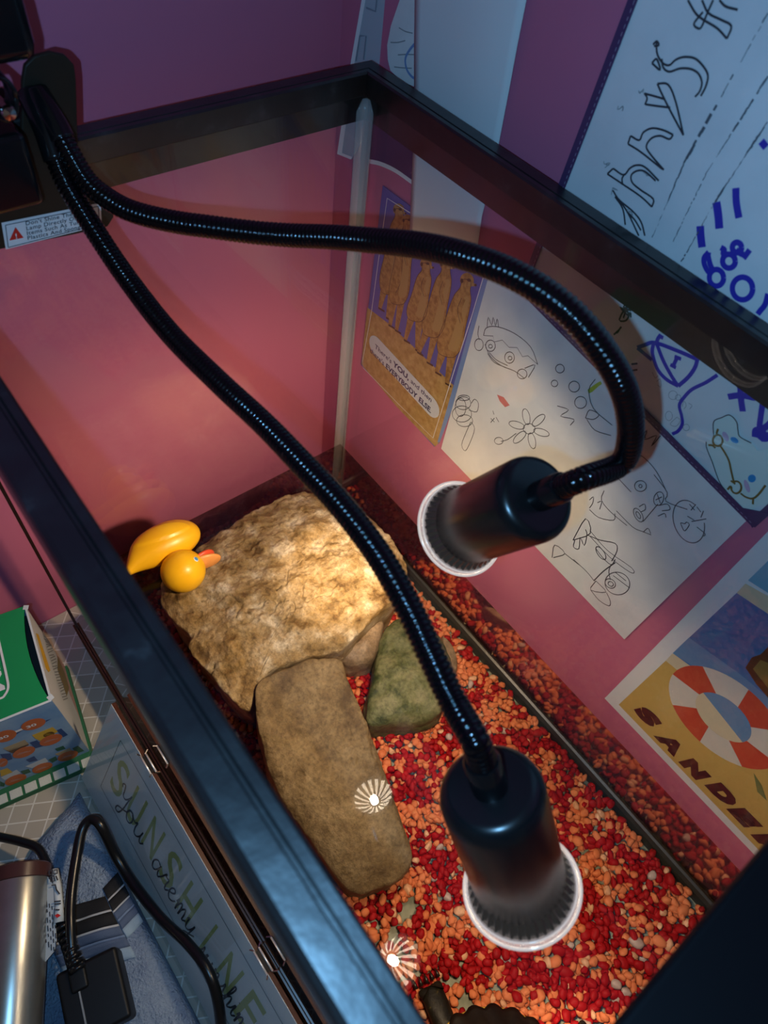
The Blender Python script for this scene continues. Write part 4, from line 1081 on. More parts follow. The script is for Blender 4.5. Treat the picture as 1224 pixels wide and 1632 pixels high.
fit_text([("there's", .012, .95), ('EVERYBODY', .03, 1.0), ('ELSE.', .03, 1.0)], (236, 988), (566, 1322), XKI - .0009, 0.0080, c4, M['navy'], card, 'speech_text')

# beach poster at the lower right
XP = 0.3240
p0 = at_x(963.5, 1113, XP)
pe_r = (at_x(1202, 1362, XP) - p0).normalized(); pe_u = (at_x(1224, 847, XP) - p0).normalized()
M['p_sand'] = mat('poster_sand', (0.62, 0.43, 0.12), 0.45); M['p_sea'] = mat('poster_sea', (0.018, 0.17, 0.42), 0.45, vary=(30, [(0.35, (0.012, 0.14, 0.38)), (0.65, (0.025, 0.21, 0.46))])); M['p_sky'] = mat('poster_sky', (0.16, 0.45, 0.60), 0.45)
M['p_shore'] = mat('poster_shore', (0.09, 0.28, 0.50), 0.45); M['p_cream'] = mat('poster_cream', (0.68, 0.62, 0.42), 0.45); M['p_red'] = mat('poster_red', (0.60, 0.075, 0.04), 0.45); M['p_white'] = mat('poster_white', (0.68, 0.66, 0.58), 0.45)
M['p_brown'] = mat('poster_brown', (0.10, 0.045, 0.02), 0.45); M['p_olive'] = mat('poster_olive', (0.24, 0.18, 0.05), 0.45); M['p_green'] = mat('poster_green', (0.14, 0.20, 0.07), 0.45); M['p_text'] = mat('poster_lettering', (0.045, 0.012, 0.02), 0.4)
poster = thing('beach_poster', 'beach poster with a red and white life ring and dark SANDE lettering', 'poster', tuple(p0))
quad('poster_sheet', [p0, p0 + pe_r * .30, p0 + pe_r * .30 + pe_u * .36, p0 + pe_u * .36], NX, 0, 0.0003, M['paperwhite'], poster)
XPI = XP - 0.0002
flat('sand_print', [(986, 1123), (1061, 1053), (1090, 1072), (1180, 1120), (1300, 1230), (1390, 1330), (1330, 1480)], XPI, M['p_sand'], poster)
flat('shore_print', [(1061, 1053), (1071, 1042), (1110, 1050), (1330, 1230), (1390, 1330), (1180, 1150)], XPI - .00004, M['p_cream'], poster)
flat('sea_print', [(1072, 1041), (1174, 945), (1222, 977), (1400, 1120), (1400, 1320), (1260, 1190), (1140, 1090)], XPI - .00006, M['p_sea'], poster)
flat('shallow_print', [(1072, 1041), (1098, 1016), (1180, 1075), (1330, 1200), (1330, 1260), (1200, 1130), (1140, 1085)], XPI - .00010, M['p_shore'], poster)
flat('horizon_print', [(1174, 945), (1188, 930), (1224, 950), (1400, 1080), (1400, 1120), (1222, 977)], XPI - .00008, M['p_cream'], poster)
flat('sky_print', [(1192, 925), (1330, 790), (1480, 960), (1400, 1075), (1224, 945)], XPI - .00006, M['p_sky'], poster)
rc = at_x(1152, 1143, XPI)
ri = (at_x(1115, 1112, XPI) - at_x(1195, 1182, XPI)).length / 2; ro = (at_x(1073, 1074, XPI) - rc).length
a_off = math.atan2((at_x(1073, 1074, XPI) - rc).dot(pe_u), (at_x(1073, 1074, XPI) - rc).dot(pe_r))
ring_c = lambda r, a, X: Vector((X, rc.y, rc.z)) + pe_r * (r * math.cos(a)) + pe_u * (r * math.sin(a))
quad('ring_inside_sand', [ring_c(ri, 2 * math.pi * k / 32, XPI - .00012) for k in range(32)], NX, 0, .00004, M['p_cream'], poster)
quad('ring_inside_sea', [ring_c(ri, a_off - .35 - math.pi * k / 20, XPI - .00016) for k in range(21)], NX, 0, .00004, M['p_shore'], poster)
for s in range(8):
    a0 = a_off - s * math.pi / 4
    pts = [ring_c(ro, a0 - math.pi / 4 * k / 8, XPI - .0002) for k in range(9)] + [ring_c(ri, a0 - .12 - math.pi / 4 * k / 8, XPI - .0002) for k in range(8, -1, -1)]
    quad('ring_segment', pts, NX, 0, .00004, M['p_red'] if s % 2 == 0 else M['p_white'], poster)
flat('suitcase_print', [(1188, 1064), (1198, 1048), (1212, 1043), (1225, 1030), (1300, 1060), (1300, 1150), (1224, 1112), (1205, 1090)], XPI - .00022, M['p_brown'], poster)
flat('suitcase_print', [(1200, 1066), (1212, 1052), (1300, 1085), (1300, 1140), (1228, 1102)], XPI - .00026, M['p_olive'], poster)
flat('leaf_print', [(1201, 1232), (1214, 1252), (1222, 1276), (1207, 1262)], XPI - .00024, M['p_green'], poster)
cents = [(1032, 1142), (1066, 1183), (1107, 1226), (1150, 1264), (1186, 1303), (1226, 1345)]
base_l = [at_x(1014, 1137, XPI - .0003), at_x(1170, 1312, XPI - .0003)]
pitch = (at_x(*cents[4], XPI) - at_x(*cents[0], XPI)).length / 4
fit_V, fit_F = [], []
for s, cpx in zip('SANDER', cents):
    v, f = text_mesh(s, offset=0.10, shear=0.2); xs = [q[0] for q in v]; ys = [q[1] for q in v]
    kx = pitch * 0.90 / (max(xs) - min(xs)); ky = pitch * 0.84 / (max(ys) - min(ys))
    c = at_x(*cpx, XPI - .0003); b_ = len(fit_V)
    fit_V += [c + pe_r * ((q[0] - (max(xs) + min(xs)) / 2) * kx) + pe_u * ((q[1] - (max(ys) + min(ys)) / 2) * ky) for q in v]; fit_F += [tuple(b_ + i for i in q) for q in f]
mesh('poster_lettering', fit_V, fit_F, M['p_text'], poster)

# long white paper, curled paper, purple card and picture panel near the corner
def curled(name, left, right, X, bulge, m, label, cat, cols=14):
    verts, faces = [], []
    rows = len(left)
    for i in range(rows):
        a, b = at_x(*left[i], X), at_x(*right[i], X)
        for k in range(cols + 1):
            t = k / cols
            p = a.lerp(b, t); p.x = X - bulge * math.sin(math.pi * min(1, t ** 1.7)) * (0.6 + 0.4 * math.sin(i * .9))
            verts.append(p)
    for i in range(rows - 1):
        for k in range(cols):
            q = i * (cols + 1) + k; faces.append((q, q + 1, q + cols + 2, q + cols + 1))
    o = mesh(name, verts, faces, m, origin=verts[0], smooth=True)
    sd = o.modifiers.new('thick', 'SOLIDIFY'); sd.thickness = 0.0002; sd.offset = 0
    return tag(o, label, cat)
curled('hanging_paper', [(663, -140), (661, 0), (660, 70), (660, 136), (658, 245), (654, 340), (653, 388)], [(868, -150), (839, 0), (824, 75), (812, 140), (789, 260), (768, 345), (760, 400)], 0.3222, 0.0025, M['paperwhite'], 'long blank white paper hanging down behind the tank rim', 'paper')
curl = sheet('curled_paper', [(660, -70), (637, 0), (623, 41), (617, 72), (618, 95), (622, 112), (640, 130), (690, 150), (690, -60)], 0.3230, 0.0003, M['paper'])
tag(curl, 'white wavy-edged paper with a blue curved line, tucked behind the long blank paper', 'paper')
ck = crop(6.8, 540, 0)
drawing('blue_curve', [[(900, 430), (830, 470), (765, 545), (725, 620), (722, 690), (745, 770), (800, 838), (850, 850)]], ck, 0.3228, .0016, M['pc_light'], curl)
drawing('faint_lines', [[(640, 595), (720, 590), (830, 592)], [(560, 460), (640, 460), (720, 440)], [(600, 725), (690, 735), (790, 740)], [(650, 300), (720, 340), (800, 360)]], ck, 0.3228, .0006, M['smudge'], curl)
pcard = sheet('purple_card', [(585, 150), (660, 180), (660, 294), (628, 272), (588, 256)], 0.3234, 0.0003, M['purple'])
tag(pcard, 'dark purple card with a white lower edge hanging behind the tank corner', 'card')
drawing('white_edge', [([(588, 257), (606, 261), (630, 272), (660, 293)], .0030)], full, 0.3232, .003, M['white'], pcard)
pn_d = Vector((0.16, -0.98, 0)).normalized(); pn_n = Vector((-0.98, -0.16, 0)).normalized(); pn_p = Vector((0.3192, 0.808, 0.5))
M['panel'] = mat('blue_grey_print', (0.42, 0.47, 0.52), 0.5); M['paneldark'] = mat('dark_blue_grey_print', (0.22, 0.26, 0.31), 0.5)
pp = lambda px: [at_plane(x, y, pn_p, pn_n) for x, y in px]
pts = pp([(586, -60), (577, 0), (560, 97), (538, 244), (560, 254), (600, 180), (612, 97), (630, 0), (640, -60)])
k_ = len(pts)
panel = mesh('picture_panel', pts + [p - pn_n * .0015 for p in pts], [tuple(range(k_)), tuple(k_ + k for k in range(k_ - 1, -1, -1))] + [(k, k_ + k, k_ + (k + 1) % k_, (k + 1) % k_) for k in range(k_)], M['panel'], origin=tuple(pts[2]))
fix_normals(panel); tag(panel, 'blue-grey printed panel with a white edge standing in the wall corner', 'picture')
def pl_quad(name, px, m, lift): return quad(name, pp(px), pn_n, lift, .0001, m, panel)
pl_quad('white_edge', [(586, -60), (577, 0), (560, 97), (538, 244), (545, 247), (566, 97), (583, 0), (592, -60)], M['white'], .0004)
pl_quad('white_edge', [(539, 241), (538, 245), (560, 254), (562, 250)], M['white'], .0005)
v, f = ribbons([[p + pn_n * .0004 for p in pp(q)] for q in ([(603, -20), (599, 18), (584, 12)], [(574, 57), (584, 57), (580, 95)], [(568, 97), (574, 57)])], .0012, pn_n)
mesh('printed_rectangles', v, f, M['paneldark'], panel)
# ------------------------------------------------------------------ clip-frame sign leaning against the tank
SB, ST = Vector((-0.0560, 0, 0.0035)), Vector((-0.0050, 0, 0.1060))
sU = (ST - SB).normalized(); sH = (ST - SB).length
sN = Vector((-sU.z, 0, sU.x)).normalized()            # faces left and up
sR = Vector((0, -1, 0))
sy0 = at_z(180, 1120, ST.z).y; sy1 = 0.255
sign = thing('clip_frame_sign', 'glass clip frame reading You are my sunshine, leaning on the outside of the tank', 'framed sign', (SB.x, (sy0 + sy1) / 2, 0))
M['steel'] = mat('bright_steel', (0.75, 0.75, 0.76), 0.4, metal=0.6); M['hardboard'] = mat('brown_hardboard', (0.055, 0.015, 0.007), 0.4); M['print'] = mat('pale_print', (0.88, 0.90, 0.86), 0.5, spec=0.3)
M['frameglass'] = clear('frame_glass', 0.006, (0.98, 0.99, 0.985)); M['lime_text'] = mat('lime_lettering', (0.46, 0.52, 0.18), 0.6)
def sp_(y, u, n=0.0): return Vector((SB.x, y, SB.z)) + sU * u + sN * n
def slab(name, y0, y1, u0, u1, n0, n1, m, parent):
    c = (sp_(y0, u0, n0) + sp_(y1, u1, n1)) / 2
    return obox(name, c, Vector((0, (y1 - y0) / 2, 0)), sU * ((u1 - u0) / 2), sN * ((n1 - n0) / 2), m, parent)
slab('backboard', sy1, sy0, 0, sH, -0.0032, 0.0, M['hardboard'], sign)
prt = slab('print', sy1 + .0003, sy0 - .0003, 0.0003, sH - .0003, 0.0001, 0.0003, M['print'], sign)
slab('front_glass', sy1, sy0, 0, sH, 0.0012, 0.0028, M['frameglass'], sign)
for x, y in ((246, 1212), (424, 1528)):
    cy = at_z(x, y, ST.z).y
    w_ = 0.0085
    o = None
    for n_ in (-0.0026, 0.0020):
        v, f = sweep([sp_(cy - w_, sH + .0016, n_), sp_(cy + w_, sH + .0016, n_)], .0008, 8)
        if o is None: o = mesh('metal_clip', v, f, M['steel'], sign, smooth=True)
        else: mesh('clip_bar', v, f, M['steel'], o, smooth=True)
    obox('clip_plate', sp_(cy, sH + .0006, -.0003), Vector((0, w_ * .9, 0)), sU * .0004, sN * .0022, M['blackdull'], o)
    for yy, dr in ((cy - w_, -1), (cy + w_, 1)):
        for n_ in (-0.004, 0.0035):
            a = sp_(yy, sH + .0015, n_ * .5); b = sp_(yy + dr * .0022, sH + .0028, n_ * 1.25)
            vv, ff_ = sweep([a, a.lerp(b, .6), b], .00055, 6); mesh('clip_prong', vv, ff_, M['chrome'], o)
TN = 0.0006
def S2(y, u): return sp_(y, u, TN)
# where the printing falls on the sheet, measured along it
def su(x, y):
    p = at_plane(x, y, sp_(sy0, 0, TN), sN)
    return p.y, (p - sp_(p.y, 0, TN)).dot(sU)
top_u = su(192, 1180)[1]; bot_u = su(163, 1258)[1]; far_y = su(192, 1180)[0]
v, f = ribbons([[S2(far_y, top_u), S2(sy1 + .02, top_u)], [S2(far_y, bot_u), S2(sy1 + .02, bot_u)], [S2(far_y, top_u), S2(far_y, bot_u)]], .0006, sN)
mesh('border_line', v, f, M['ink'], prt)
yS, uS = su(190, 1243); yE, uE = su(394, 1616)
pit = (yS - yE) / 7
V_, F_ = [], []
capu = 0.045
um = (top_u + bot_u) / 2
for k, ch in enumerate('SUNSHINE'):
    v, f = text_mesh(ch, offset=0.008); xs = [q[0] for q in v]
    wd_ = pit * (0.10 if ch == 'I' else 0.62) / max(0.05, (max(xs) - min(xs))) ; b_ = len(V_)
    V_ += [S2(yS - pit * k - (q[0] - (max(xs) + min(xs)) / 2) * wd_, um - capu * .42 + q[1] / .73 * capu) for q in v]; F_ += [tuple(b_ + i for i in q) for q in f]
mesh('pale_capitals', V_, F_, M['lime_text'], prt)
GL = {
    'Y': ([[(.05, 1.5), (.0, 1.75), (.2, 1.9), (.3, 1.5), (.35, 1.1), (.6, 1.05), (.85, 1.5), (.95, 1.9), (.85, 1.2), (.75, .3), (.55, -.4), (.25, -.5), (.3, -.1), (.8, .25), (1.1, .5)]], 1.1),
    'o': ([[(.0, .5), (.15, .9), (.4, 1.0), (.15, .95), (.0, .5), (.2, .05), (.5, .15), (.6, .6), (.4, 1.0), (.6, .8), (.85, .75)]], .85),
    'u': ([[(.0, .75), (.15, 1.0), (.12, .5), (.2, .08), (.45, .1), (.68, .5), (.75, 1.0), (.7, .4), (.85, .05), (1.1, .4)]], 1.1),
    'a': ([[(.6, .9), (.3, 1.0), (.02, .6), (.1, .1), (.4, .15), (.62, .6), (.68, .95), (.65, .4), (.8, .05), (1.05, .4)]], 1.05),
    'r': ([[(.0, .4), (.2, .95), (.28, 1.1), (.3, .9), (.6, .92), (.55, .4), (.65, .05), (.9, .35)]], .9),
    'e': ([[(.0, .4), (.3, .55), (.5, .85), (.35, 1.05), (.12, .8), (.1, .3), (.3, .02), (.6, .15), (.8, .45)]], .8),
    'm': ([[(.0, .6), (.12, 1.0), (.15, .0), (.2, .6), (.4, 1.0), (.5, .7), (.5, .0), (.58, .6), (.8, 1.0), (.9, .6), (.92, .1), (1.2, .4)]], 1.2),
    'y': ([[(.0, .75), (.12, 1.0), (.1, .5), (.2, .1), (.45, .2), (.62, .6), (.7, 1.0), (.62, .2), (.5, -.6), (.2, -.7), (.25, -.3), (.7, .1), (1.0, .4)]], 1.0),
    's': ([[(.0, .2), (.3, .7), (.4, 1.1), (.5, .7), (.55, .2), (.3, .0), (.05, .15), (.4, .1), (.8, .35)]], .8),
    'n': ([[(.0, .6), (.12, 1.0), (.15, .0), (.22, .6), (.45, 1.0), (.58, .7), (.6, .1), (.9, .4)]], .9),
    'h': ([[(.0, .3), (.3, 1.2), (.35, 1.8), (.2, 1.85), (.15, 1.2), (.12, .0), (.2, .6), (.45, 1.0), (.58, .7), (.6, .1), (.9, .4)]], .9),
    'i': ([[(.0, .4), (.2, 1.0), (.2, .3), (.35, .05), (.6, .4)], [(.22, 1.4), (.26, 1.45)]], .6)}
def script(word, y, u, xh, width):
    out, cur = [], 0.0
    for ch in word:
        st, ad = GL[ch]
        for s_ in st: out.append(catmull([S2(y - (cur + px_) * width, u + py_ * xh) for px_, py_ in s_], 6))
        cur += ad
    return out
y1, u1 = su(188, 1268); y2, u2 = su(247, 1368); y3, u3 = su(282, 1436); y4, u4 = su(336, 1545)
ub = um - capu * .50
strokes_ = script('You', y1, ub, .0150, .0150) + script('are', y2, ub, .0150, .0130) + script('my', y3, ub, .0150, .0130) + script('sunshine', y4 + .018, ub - .003, .0150, .0105)
v, f = ribbons([[p + sN * .0002 for p in s_] for s_ in strokes_], .0015, sN); mesh('script_lettering', v, f, M['ink'], prt)

# ------------------------------------------------------------------ green and blue carton on a checked mat
bz0, bz1 = 0.0085, 0.133
A = at_z(82, 1116, bz1); B_ = at_z(41, 966, bz1)
eD = Vector((B_.x - A.x, B_.y - A.y, 0)); bd = eD.length; eD.normalize(); eW = Vector((-eD.y, eD.x, 0))
bwid_ = 0.14
carton = thing('carton', 'green-topped blue carton printed with orange ovals, on the table left of the tank', 'box', (A.x, A.y, bz0))
M['c_green'] = mat('carton_green', (0.008, 0.30, 0.095), 0.4); M['c_blue'] = mat('carton_blue', (0.19, 0.36, 0.58), 0.45, vary=(14, [(0.35, (0.13, 0.28, 0.52)), (0.65, (0.34, 0.48, 0.62))])); M['c_side'] = mat('carton_side', (0.55, 0.60, 0.64), 0.5)
M['c_card'] = mat('carton_edge', (0.66, 0.72, 0.74), 0.7); M['c_dark'] = mat('carton_inside_shade', (0.03, 0.03, 0.03), 0.8); M['c_orange'] = mat('orange_print', (0.55, 0.13, 0.03), 0.5); M['c_yellow'] = mat('yellow_print', (0.66, 0.40, 0.03), 0.5)
M['c_navy'] = mat('navy_box_print', (0.02, 0.06, 0.20), 0.5); M['c_tan'] = mat('tan_print', (0.42, 0.32, 0.18), 0.5); M['c_dgreen'] = mat('dark_green_print', (0.02, 0.10, 0.05), 0.5); M['c_grey'] = mat('grey_print', (0.20, 0.22, 0.24), 0.6); M['c_pink'] = mat('pale_pink_print', (0.50, 0.30, 0.28), 0.5)
def cp(d, w, z): return Vector((A.x, A.y, z)) + eD * d + eW * w
def cq(name, ps, n, lift, m, parent=None): return quad(name, [cp(*p) for p in ps], n, lift, .0002, m, parent or carton)
cw = 0.0012
front = quad('front_panel', [cp(0, 0, bz0), cp(0, bwid_, bz0), cp(0, bwid_, bz1), cp(0, 0, bz1)], -eD, 0, cw, M['c_blue'], carton)
sidep = quad('side_panel', [cp(cw, 0, bz0), cp(bd, 0, bz0), cp(bd, 0, bz1), cp(cw, 0, bz1)], -eW, 0, cw, M['c_side'], carton)
quad('back_panel', [cp(bd, 0, bz0), cp(bd, bwid_, bz0), cp(bd, bwid_, bz1), cp(bd, 0, bz1)], eD, 0, cw, M['c_blue'], carton)
quad('side_panel', [cp(cw, bwid_, bz0), cp(bd, bwid_, bz0), cp(bd, bwid_, bz1), cp(cw, bwid_, bz1)], eW, 0, cw, M['c_side'], carton)
quad('bottom_panel', [cp(cw, cw, bz0 + .0012), cp(bd - cw, cw, bz0 + .0012), cp(bd - cw, bwid_ - cw, bz0 + .0012), cp(cw, bwid_ - cw, bz0 + .0012)], (0, 0, 1), 0, .001, M['c_dark'], carton)
quad('gap_shade_sheet', [cp(cw, cw, bz1 - .012), cp(bd - cw, cw, bz1 - .012), cp(bd - cw, bwid_ - cw, bz1 - .012), cp(cw, bwid_ - cw, bz1 - .012)], (0, 0, 1), 0, .0006, M['c_dark'], carton)  # near-black sheet below the flap: the gap's shade put into colour
edge = [cp(bd * t, .0006 + .0062 * math.sin(math.pi * t) ** .8, bz1 + .0009 - .0006 * math.sin(math.pi * t)) for t in [k / 12 for k in range(13)]]
lid = quad('top_flap', edge + [cp(bd, bwid_, bz1 + .0009), cp(0, bwid_, bz1 + .0009)], (0, 0, 1), 0, .0007, M['c_green'], carton)
v, f = ribbons([[cp(-.0004, 0, bz1 + .0011), cp(-.0004, bwid_, bz1 + .0011)]], .0018, (0, 0, 1)); tag(mesh('worn_edge', v, f, M['c_card'], carton), 'worn pale cardboard edge')
v, f = ribbons([[cp(0, .0003, bz1 + .0004), cp(bd, .0003, bz1 + .0004)]], .0016, (0, 0, 1)); mesh('worn_edge', v, f, M['c_card'], carton)
for d_ in (0, bd):
    v, f = ribbons([[cp(d_ - .0002, -.0008, bz1 + .0013), cp(d_ + (.004 if d_ == 0 else -.004), .0008, bz1 + .0013)]], .0042, (0, 0, 1)); mesh('worn_corner', v, f, M['c_card'], carton)
# printing on the lid
def lidp(x, y):
    p = at_z(x, y, bz1 + .0012); q = p - Vector((A.x, A.y, 0)); return q.dot(eD), q.dot(eW)
lp = [lidp(x, y) for x, y in ((-30, 1118), (0, 1113), (8, 1107), (13, 1095), (10, 1075), (0, 1030), (-12, 975))]
v, f = ribbons([catmull([cp(d_, w__, bz1 + .0011) for d_, w__ in lp], 6)], .0018, (0, 0, 1)); mesh('white_outline', v, f, M['white'], lid)
ld, lw = lidp(9, 1098)
v, f = text_mesh('EM', offset=.03)
mx = max(q[0] for q in v); Vt = [cp(ld + .030 - q[0] / mx * .030, lw + .012 - q[1] / .73 * .012, bz1 + .0011) for q in v]
mesh('white_lettering', Vt, f, M['white'], lid)
# printing on the front
def frp(x, y):
    p = at_plane(x, y, cp(0, 0, bz0), -eD); q = p - cp(0, 0, 0); return q.dot(eW), max(bz0 + .0006, q.z)
def fpoly(name, px, m, lift, parent=front):
    return quad(name, [cp(0, *frp(x, y)) for x, y in px], -eD, lift, .0001, m, parent)
cz = crop(7.65, 0, 1110)
def oval(cx, cy, rx, ry, rot, lift=.0004, m='c_orange'): fpoly('orange_oval', cz(circ(cx, cy, rx, ry, rot)[:-1]), M[m], lift)
for a_ in ([(180, 420), (250, 385), (300, 395), (200, 460)], [(560, 290), (625, 268), (560, 306)]): fpoly('ribbon_print', cz(a_), M['c_navy'], .0003)
fpoly('ribbon_print', cz([(130, 440), (270, 380), (285, 400), (150, 455)]), M['white'], .00035)
oval(405, 335, 155, 62, -.27); oval(60, 480, 145, 68, -.27)
for s_, (x, y) in (('30', (325, 385)), ('30', (-12, 525))):
    w0, z0 = frp(*cz([(x, y)])[0]); w1, z1 = frp(*cz([(x + 125, y - 45)])[0])
    v, f = text_mesh(s_, offset=.03); mx = max(q[0] for q in v); hgt = abs(w1 - w0) * .62
    mesh('white_number', [cp(-.0006, w0 + (w1 - w0) * q[0] / mx, z0 + (z1 - z0) * q[0] / mx + q[1] / .73 * hgt) for q in v], f, M['white'], front)
for nm, px, m_ in (('yellow_pack_print', [(390, 470), (640, 370), (705, 425), (500, 545), (430, 510)], 'c_yellow'), ('navy_pack_print', [(690, 410), (745, 388), (828, 465), (770, 495)], 'c_navy'), ('brown_pack_print', circ(595, 460, 70, 30, -.25)[:-1], 'p_brown'),
                   ('tan_pack_print', [(35, 630), (300, 525), (350, 575), (100, 665)], 'c_tan'), ('dark_pack_print', [(75, 655), (340, 560), (350, 590), (150, 690)], 'p_brown'), ('navy_pack_print', [(360, 560), (450, 530), (530, 600), (430, 630)], 'c_navy'),
                   ('navy_pack_print', [(0, 700), (130, 690), (150, 760), (60, 790)], 'c_navy'), ('navy_pack_print', [(315, 770), (415, 725), (460, 775), (360, 800)], 'c_navy'), ('grey_pack_print', [(310, 850), (550, 745), (590, 790), (390, 870)], 'c_side'),
                   ('green_pack_print', [(590, 770), (680, 725), (700, 770), (640, 805)], 'c_dgreen'), ('green_pack_print', [(670, 635), (770, 598), (800, 635), (700, 665)], 'c_dgreen'), ('grey_pack_print', [(670, 700), (850, 625), (880, 660), (710, 720)], 'c_tan'),
                   ('green_pack_print', [(880, 630), (950, 598), (1025, 660), (940, 690)], 'c_dgreen'), ('yellow_pack_print', [(0, 900), (90, 870), (155, 920), (10, 975)], 'c_yellow'), ('grey_pack_print', [(10, 985), (200, 890), (250, 930), (60, 1015)], 'c_side'), ('green_pack_print', [(250, 910), (350, 880), (375, 920), (290, 950)], 'c_dgreen'), ('green_pack_print', [(0, 1030), (60, 1060), (50, 1095), (0, 1090)], 'c_dgreen')):
    fpoly(nm, cz(px), M[m_], .0003)
for cx, cy, rx, ry in ((620, 525, 145, 58), (290, 675, 145, 58), (30, 800, 65, 50), (515, 865, 130, 52), (825, 720, 130, 52), (190, 1010, 138, 55)):
    oval(cx, cy, rx, ry, -.33, .0005)
    drw = [[(cx - rx * .6, cy + 32), (cx + rx * .6, cy - 22)], [(cx - rx * .45, cy + 12), (cx + rx * .3, cy - 16)]]
    v, f = ribbons([[cp(0, *frp(*q)) - eD * .0006 for q in cz(s_)] for s_ in drw], .0009, -eD); mesh('small_print', v, f, M['c_pink'], front)
# printing on the side
def sdp(x, y):
    p = at_plane(x, y, cp(0, 0, bz0), -eW); q = p - cp(0, 0, 0); return min(bd, max(0, q.dot(eD))), max(bz0 + .0006, q.z)
cs_ = crop(7.65, 0, 950)
def spoly(name, px, m, lift): return quad(name, [cp(sdp(*q)[0], 0, sdp(*q)[1]) for q in cs_(px)], -eW, lift, .0001, m, sidep)
spoly('yellow_band_print', [(435, 455), (465, 470), (610, 910), (590, 930), (555, 880)], M['c_yellow'], .0003)
spoly('bark_print', [(700, 730), (790, 950), (840, 1120), (810, 1220), (700, 900)], M['p_olive'], .0003)
spoly('pink_band_print', [(640, 560), (720, 640), (1180, 1700), (1110, 1700), (850, 1200)], M['c_pink'], .0002)
random.seed(5)
sl = []
for k in range(26):
    x0 = 500 + k * 10.5 + random.uniform(-4, 4); y0 = 420 + k * 34
    sl.append([(x0, y0), (x0 + 55, y0 + random.uniform(-30, -5))])
v, f = ribbons([[cp(sdp(*q)[0], 0, sdp(*q)[1]) - eW * .0006 for q in cs_(s_)] for s_ in sl], .0009, -eW); mesh('small_print', v, f, M['c_grey'], sidep)

# checked mat under the carton
M['matgreen'] = mat('green_mat', (0.02, 0.14, 0.06), 0.8, bump=(500, .5, .0005)); M['matwhite'] = mat('white_check', (0.62, 0.64, 0.58), 0.85, bump=(900, .7, .0005))
mat_o = thing('checked_mat', 'green mat edged with white checks, lying under the carton', 'mat', (A.x, A.y, 0))
obox('mat_base', cp(bd / 2 - .006, bwid_ / 2 + .003, .0042), eD * (bd / 2 + .0075), eW * (bwid_ / 2 + .005), Vector((0, 0, .0040)), M['matgreen'], mat_o)
for k in range(12):
    obox('white_check', cp(-.0088, .004 + k * .0122, .0083), eD * .0040, eW * .0050, Vector((0, 0, .0007)), M['matwhite'], mat_o, .0004)

# ------------------------------------------------------------------ folded blue towel
M['towel'] = mat('blue_terry', (0.25, 0.34, 0.50), 0.95, spec=0.1, bump=(480, 1.0, .0045), vary=(30, [(0.3, (0.17, 0.24, 0.40)), (0.65, (0.36, 0.46, 0.60))]))
TB = [(-0.265, 0.545), (-0.105, 0.617), (-0.0645, 0.634)]
def towel_z(x, y):
    q = Vector((x * 26, y * 26, 1.3))
    z = 0.013 + 0.0055 * noise.noise(q) + 0.0016 * noise.noise(q * 5)
    z += 0.011 * math.exp(-((y - 0.523) / 0.017) ** 2 - ((x + 0.092) / 0.020) ** 2)
    z += 0.005 * math.exp(-((y - 0.60) / 0.02) ** 2 - ((x + 0.098) / 0.016) ** 2)
    return z
towel = thing('towel', 'folded blue terry towel with a dark striped woven band, under the cords', 'towel', (-0.12, 0.48, 0))
def towel_mesh():
    nx, ny = 90, 150; verts, faces = [], []
    xs = [-0.262 + (0.262 - 0.0630) * i / nx for i in range(nx + 1)]
    for j in range(ny + 1):
        t = j / ny
        for i, x in enumerate(xs):
            yf = float(np.interp(x, [p[0] for p in TB], [p[1] for p in TB])) + 0.003 * noise.noise(Vector((x * 60, 4, 2)))
            y = 0.30 + (yf - 0.30) * t
            e = min(1, (1 - t) * ny / 7, (i) / 4 + .02, (nx - i) / 3 + .05)
            e = math.sqrt(max(0, 1 - (1 - e) ** 2))
            verts.append((x, y, max(0.0012, towel_z(x, y) * e) + 0.0005 * noise.noise(Vector((x * 700, y * 700, 0)))))
    n0 = len(verts)
    for j in range(ny):
        for i in range(nx):
            q = j * (nx + 1) + i; faces.append((q, q + 1, q + nx + 2, q + nx + 1))
    rim_ = [i for i in range(nx + 1)] + [(j + 1) * (nx + 1) + nx for j in range(ny)] + [ny * (nx + 1) + i for i in range(nx - 1, -1, -1)] + [j * (nx + 1) for j in range(ny - 1, 0, -1)]
    for i in rim_: verts.append((verts[i][0], verts[i][1], 0.0003))
    for k in range(len(rim_)):
        k2 = (k + 1) % len(rim_); faces.append((rim_[k], n0 + k, n0 + k2, rim_[k2]))
    faces.append(tuple(n0 + k for k in range(len(rim_) - 1, -1, -1)))
    return fix_normals(mesh('terry_cloth', verts, faces, M['towel'], towel, smooth=True))
towel_mesh()
TWC = dict(k=mat('woven_black', (0.012, 0.012, 0.014), 0.85, bump=(1500, .5, .0004)), w=mat('woven_white', (0.50, 0.52, 0.55), 0.85), g=mat('woven_grey_blue', (0.09, 0.13, 0.22), 0.85, bump=(1500, .6, .0005)), p=mat('woven_pale_blue', (0.30, 0.42, 0.54), 0.85, bump=(1500, .6, .0005)), m=mat('woven_mid_blue', (0.17, 0.24, 0.38), 0.85))
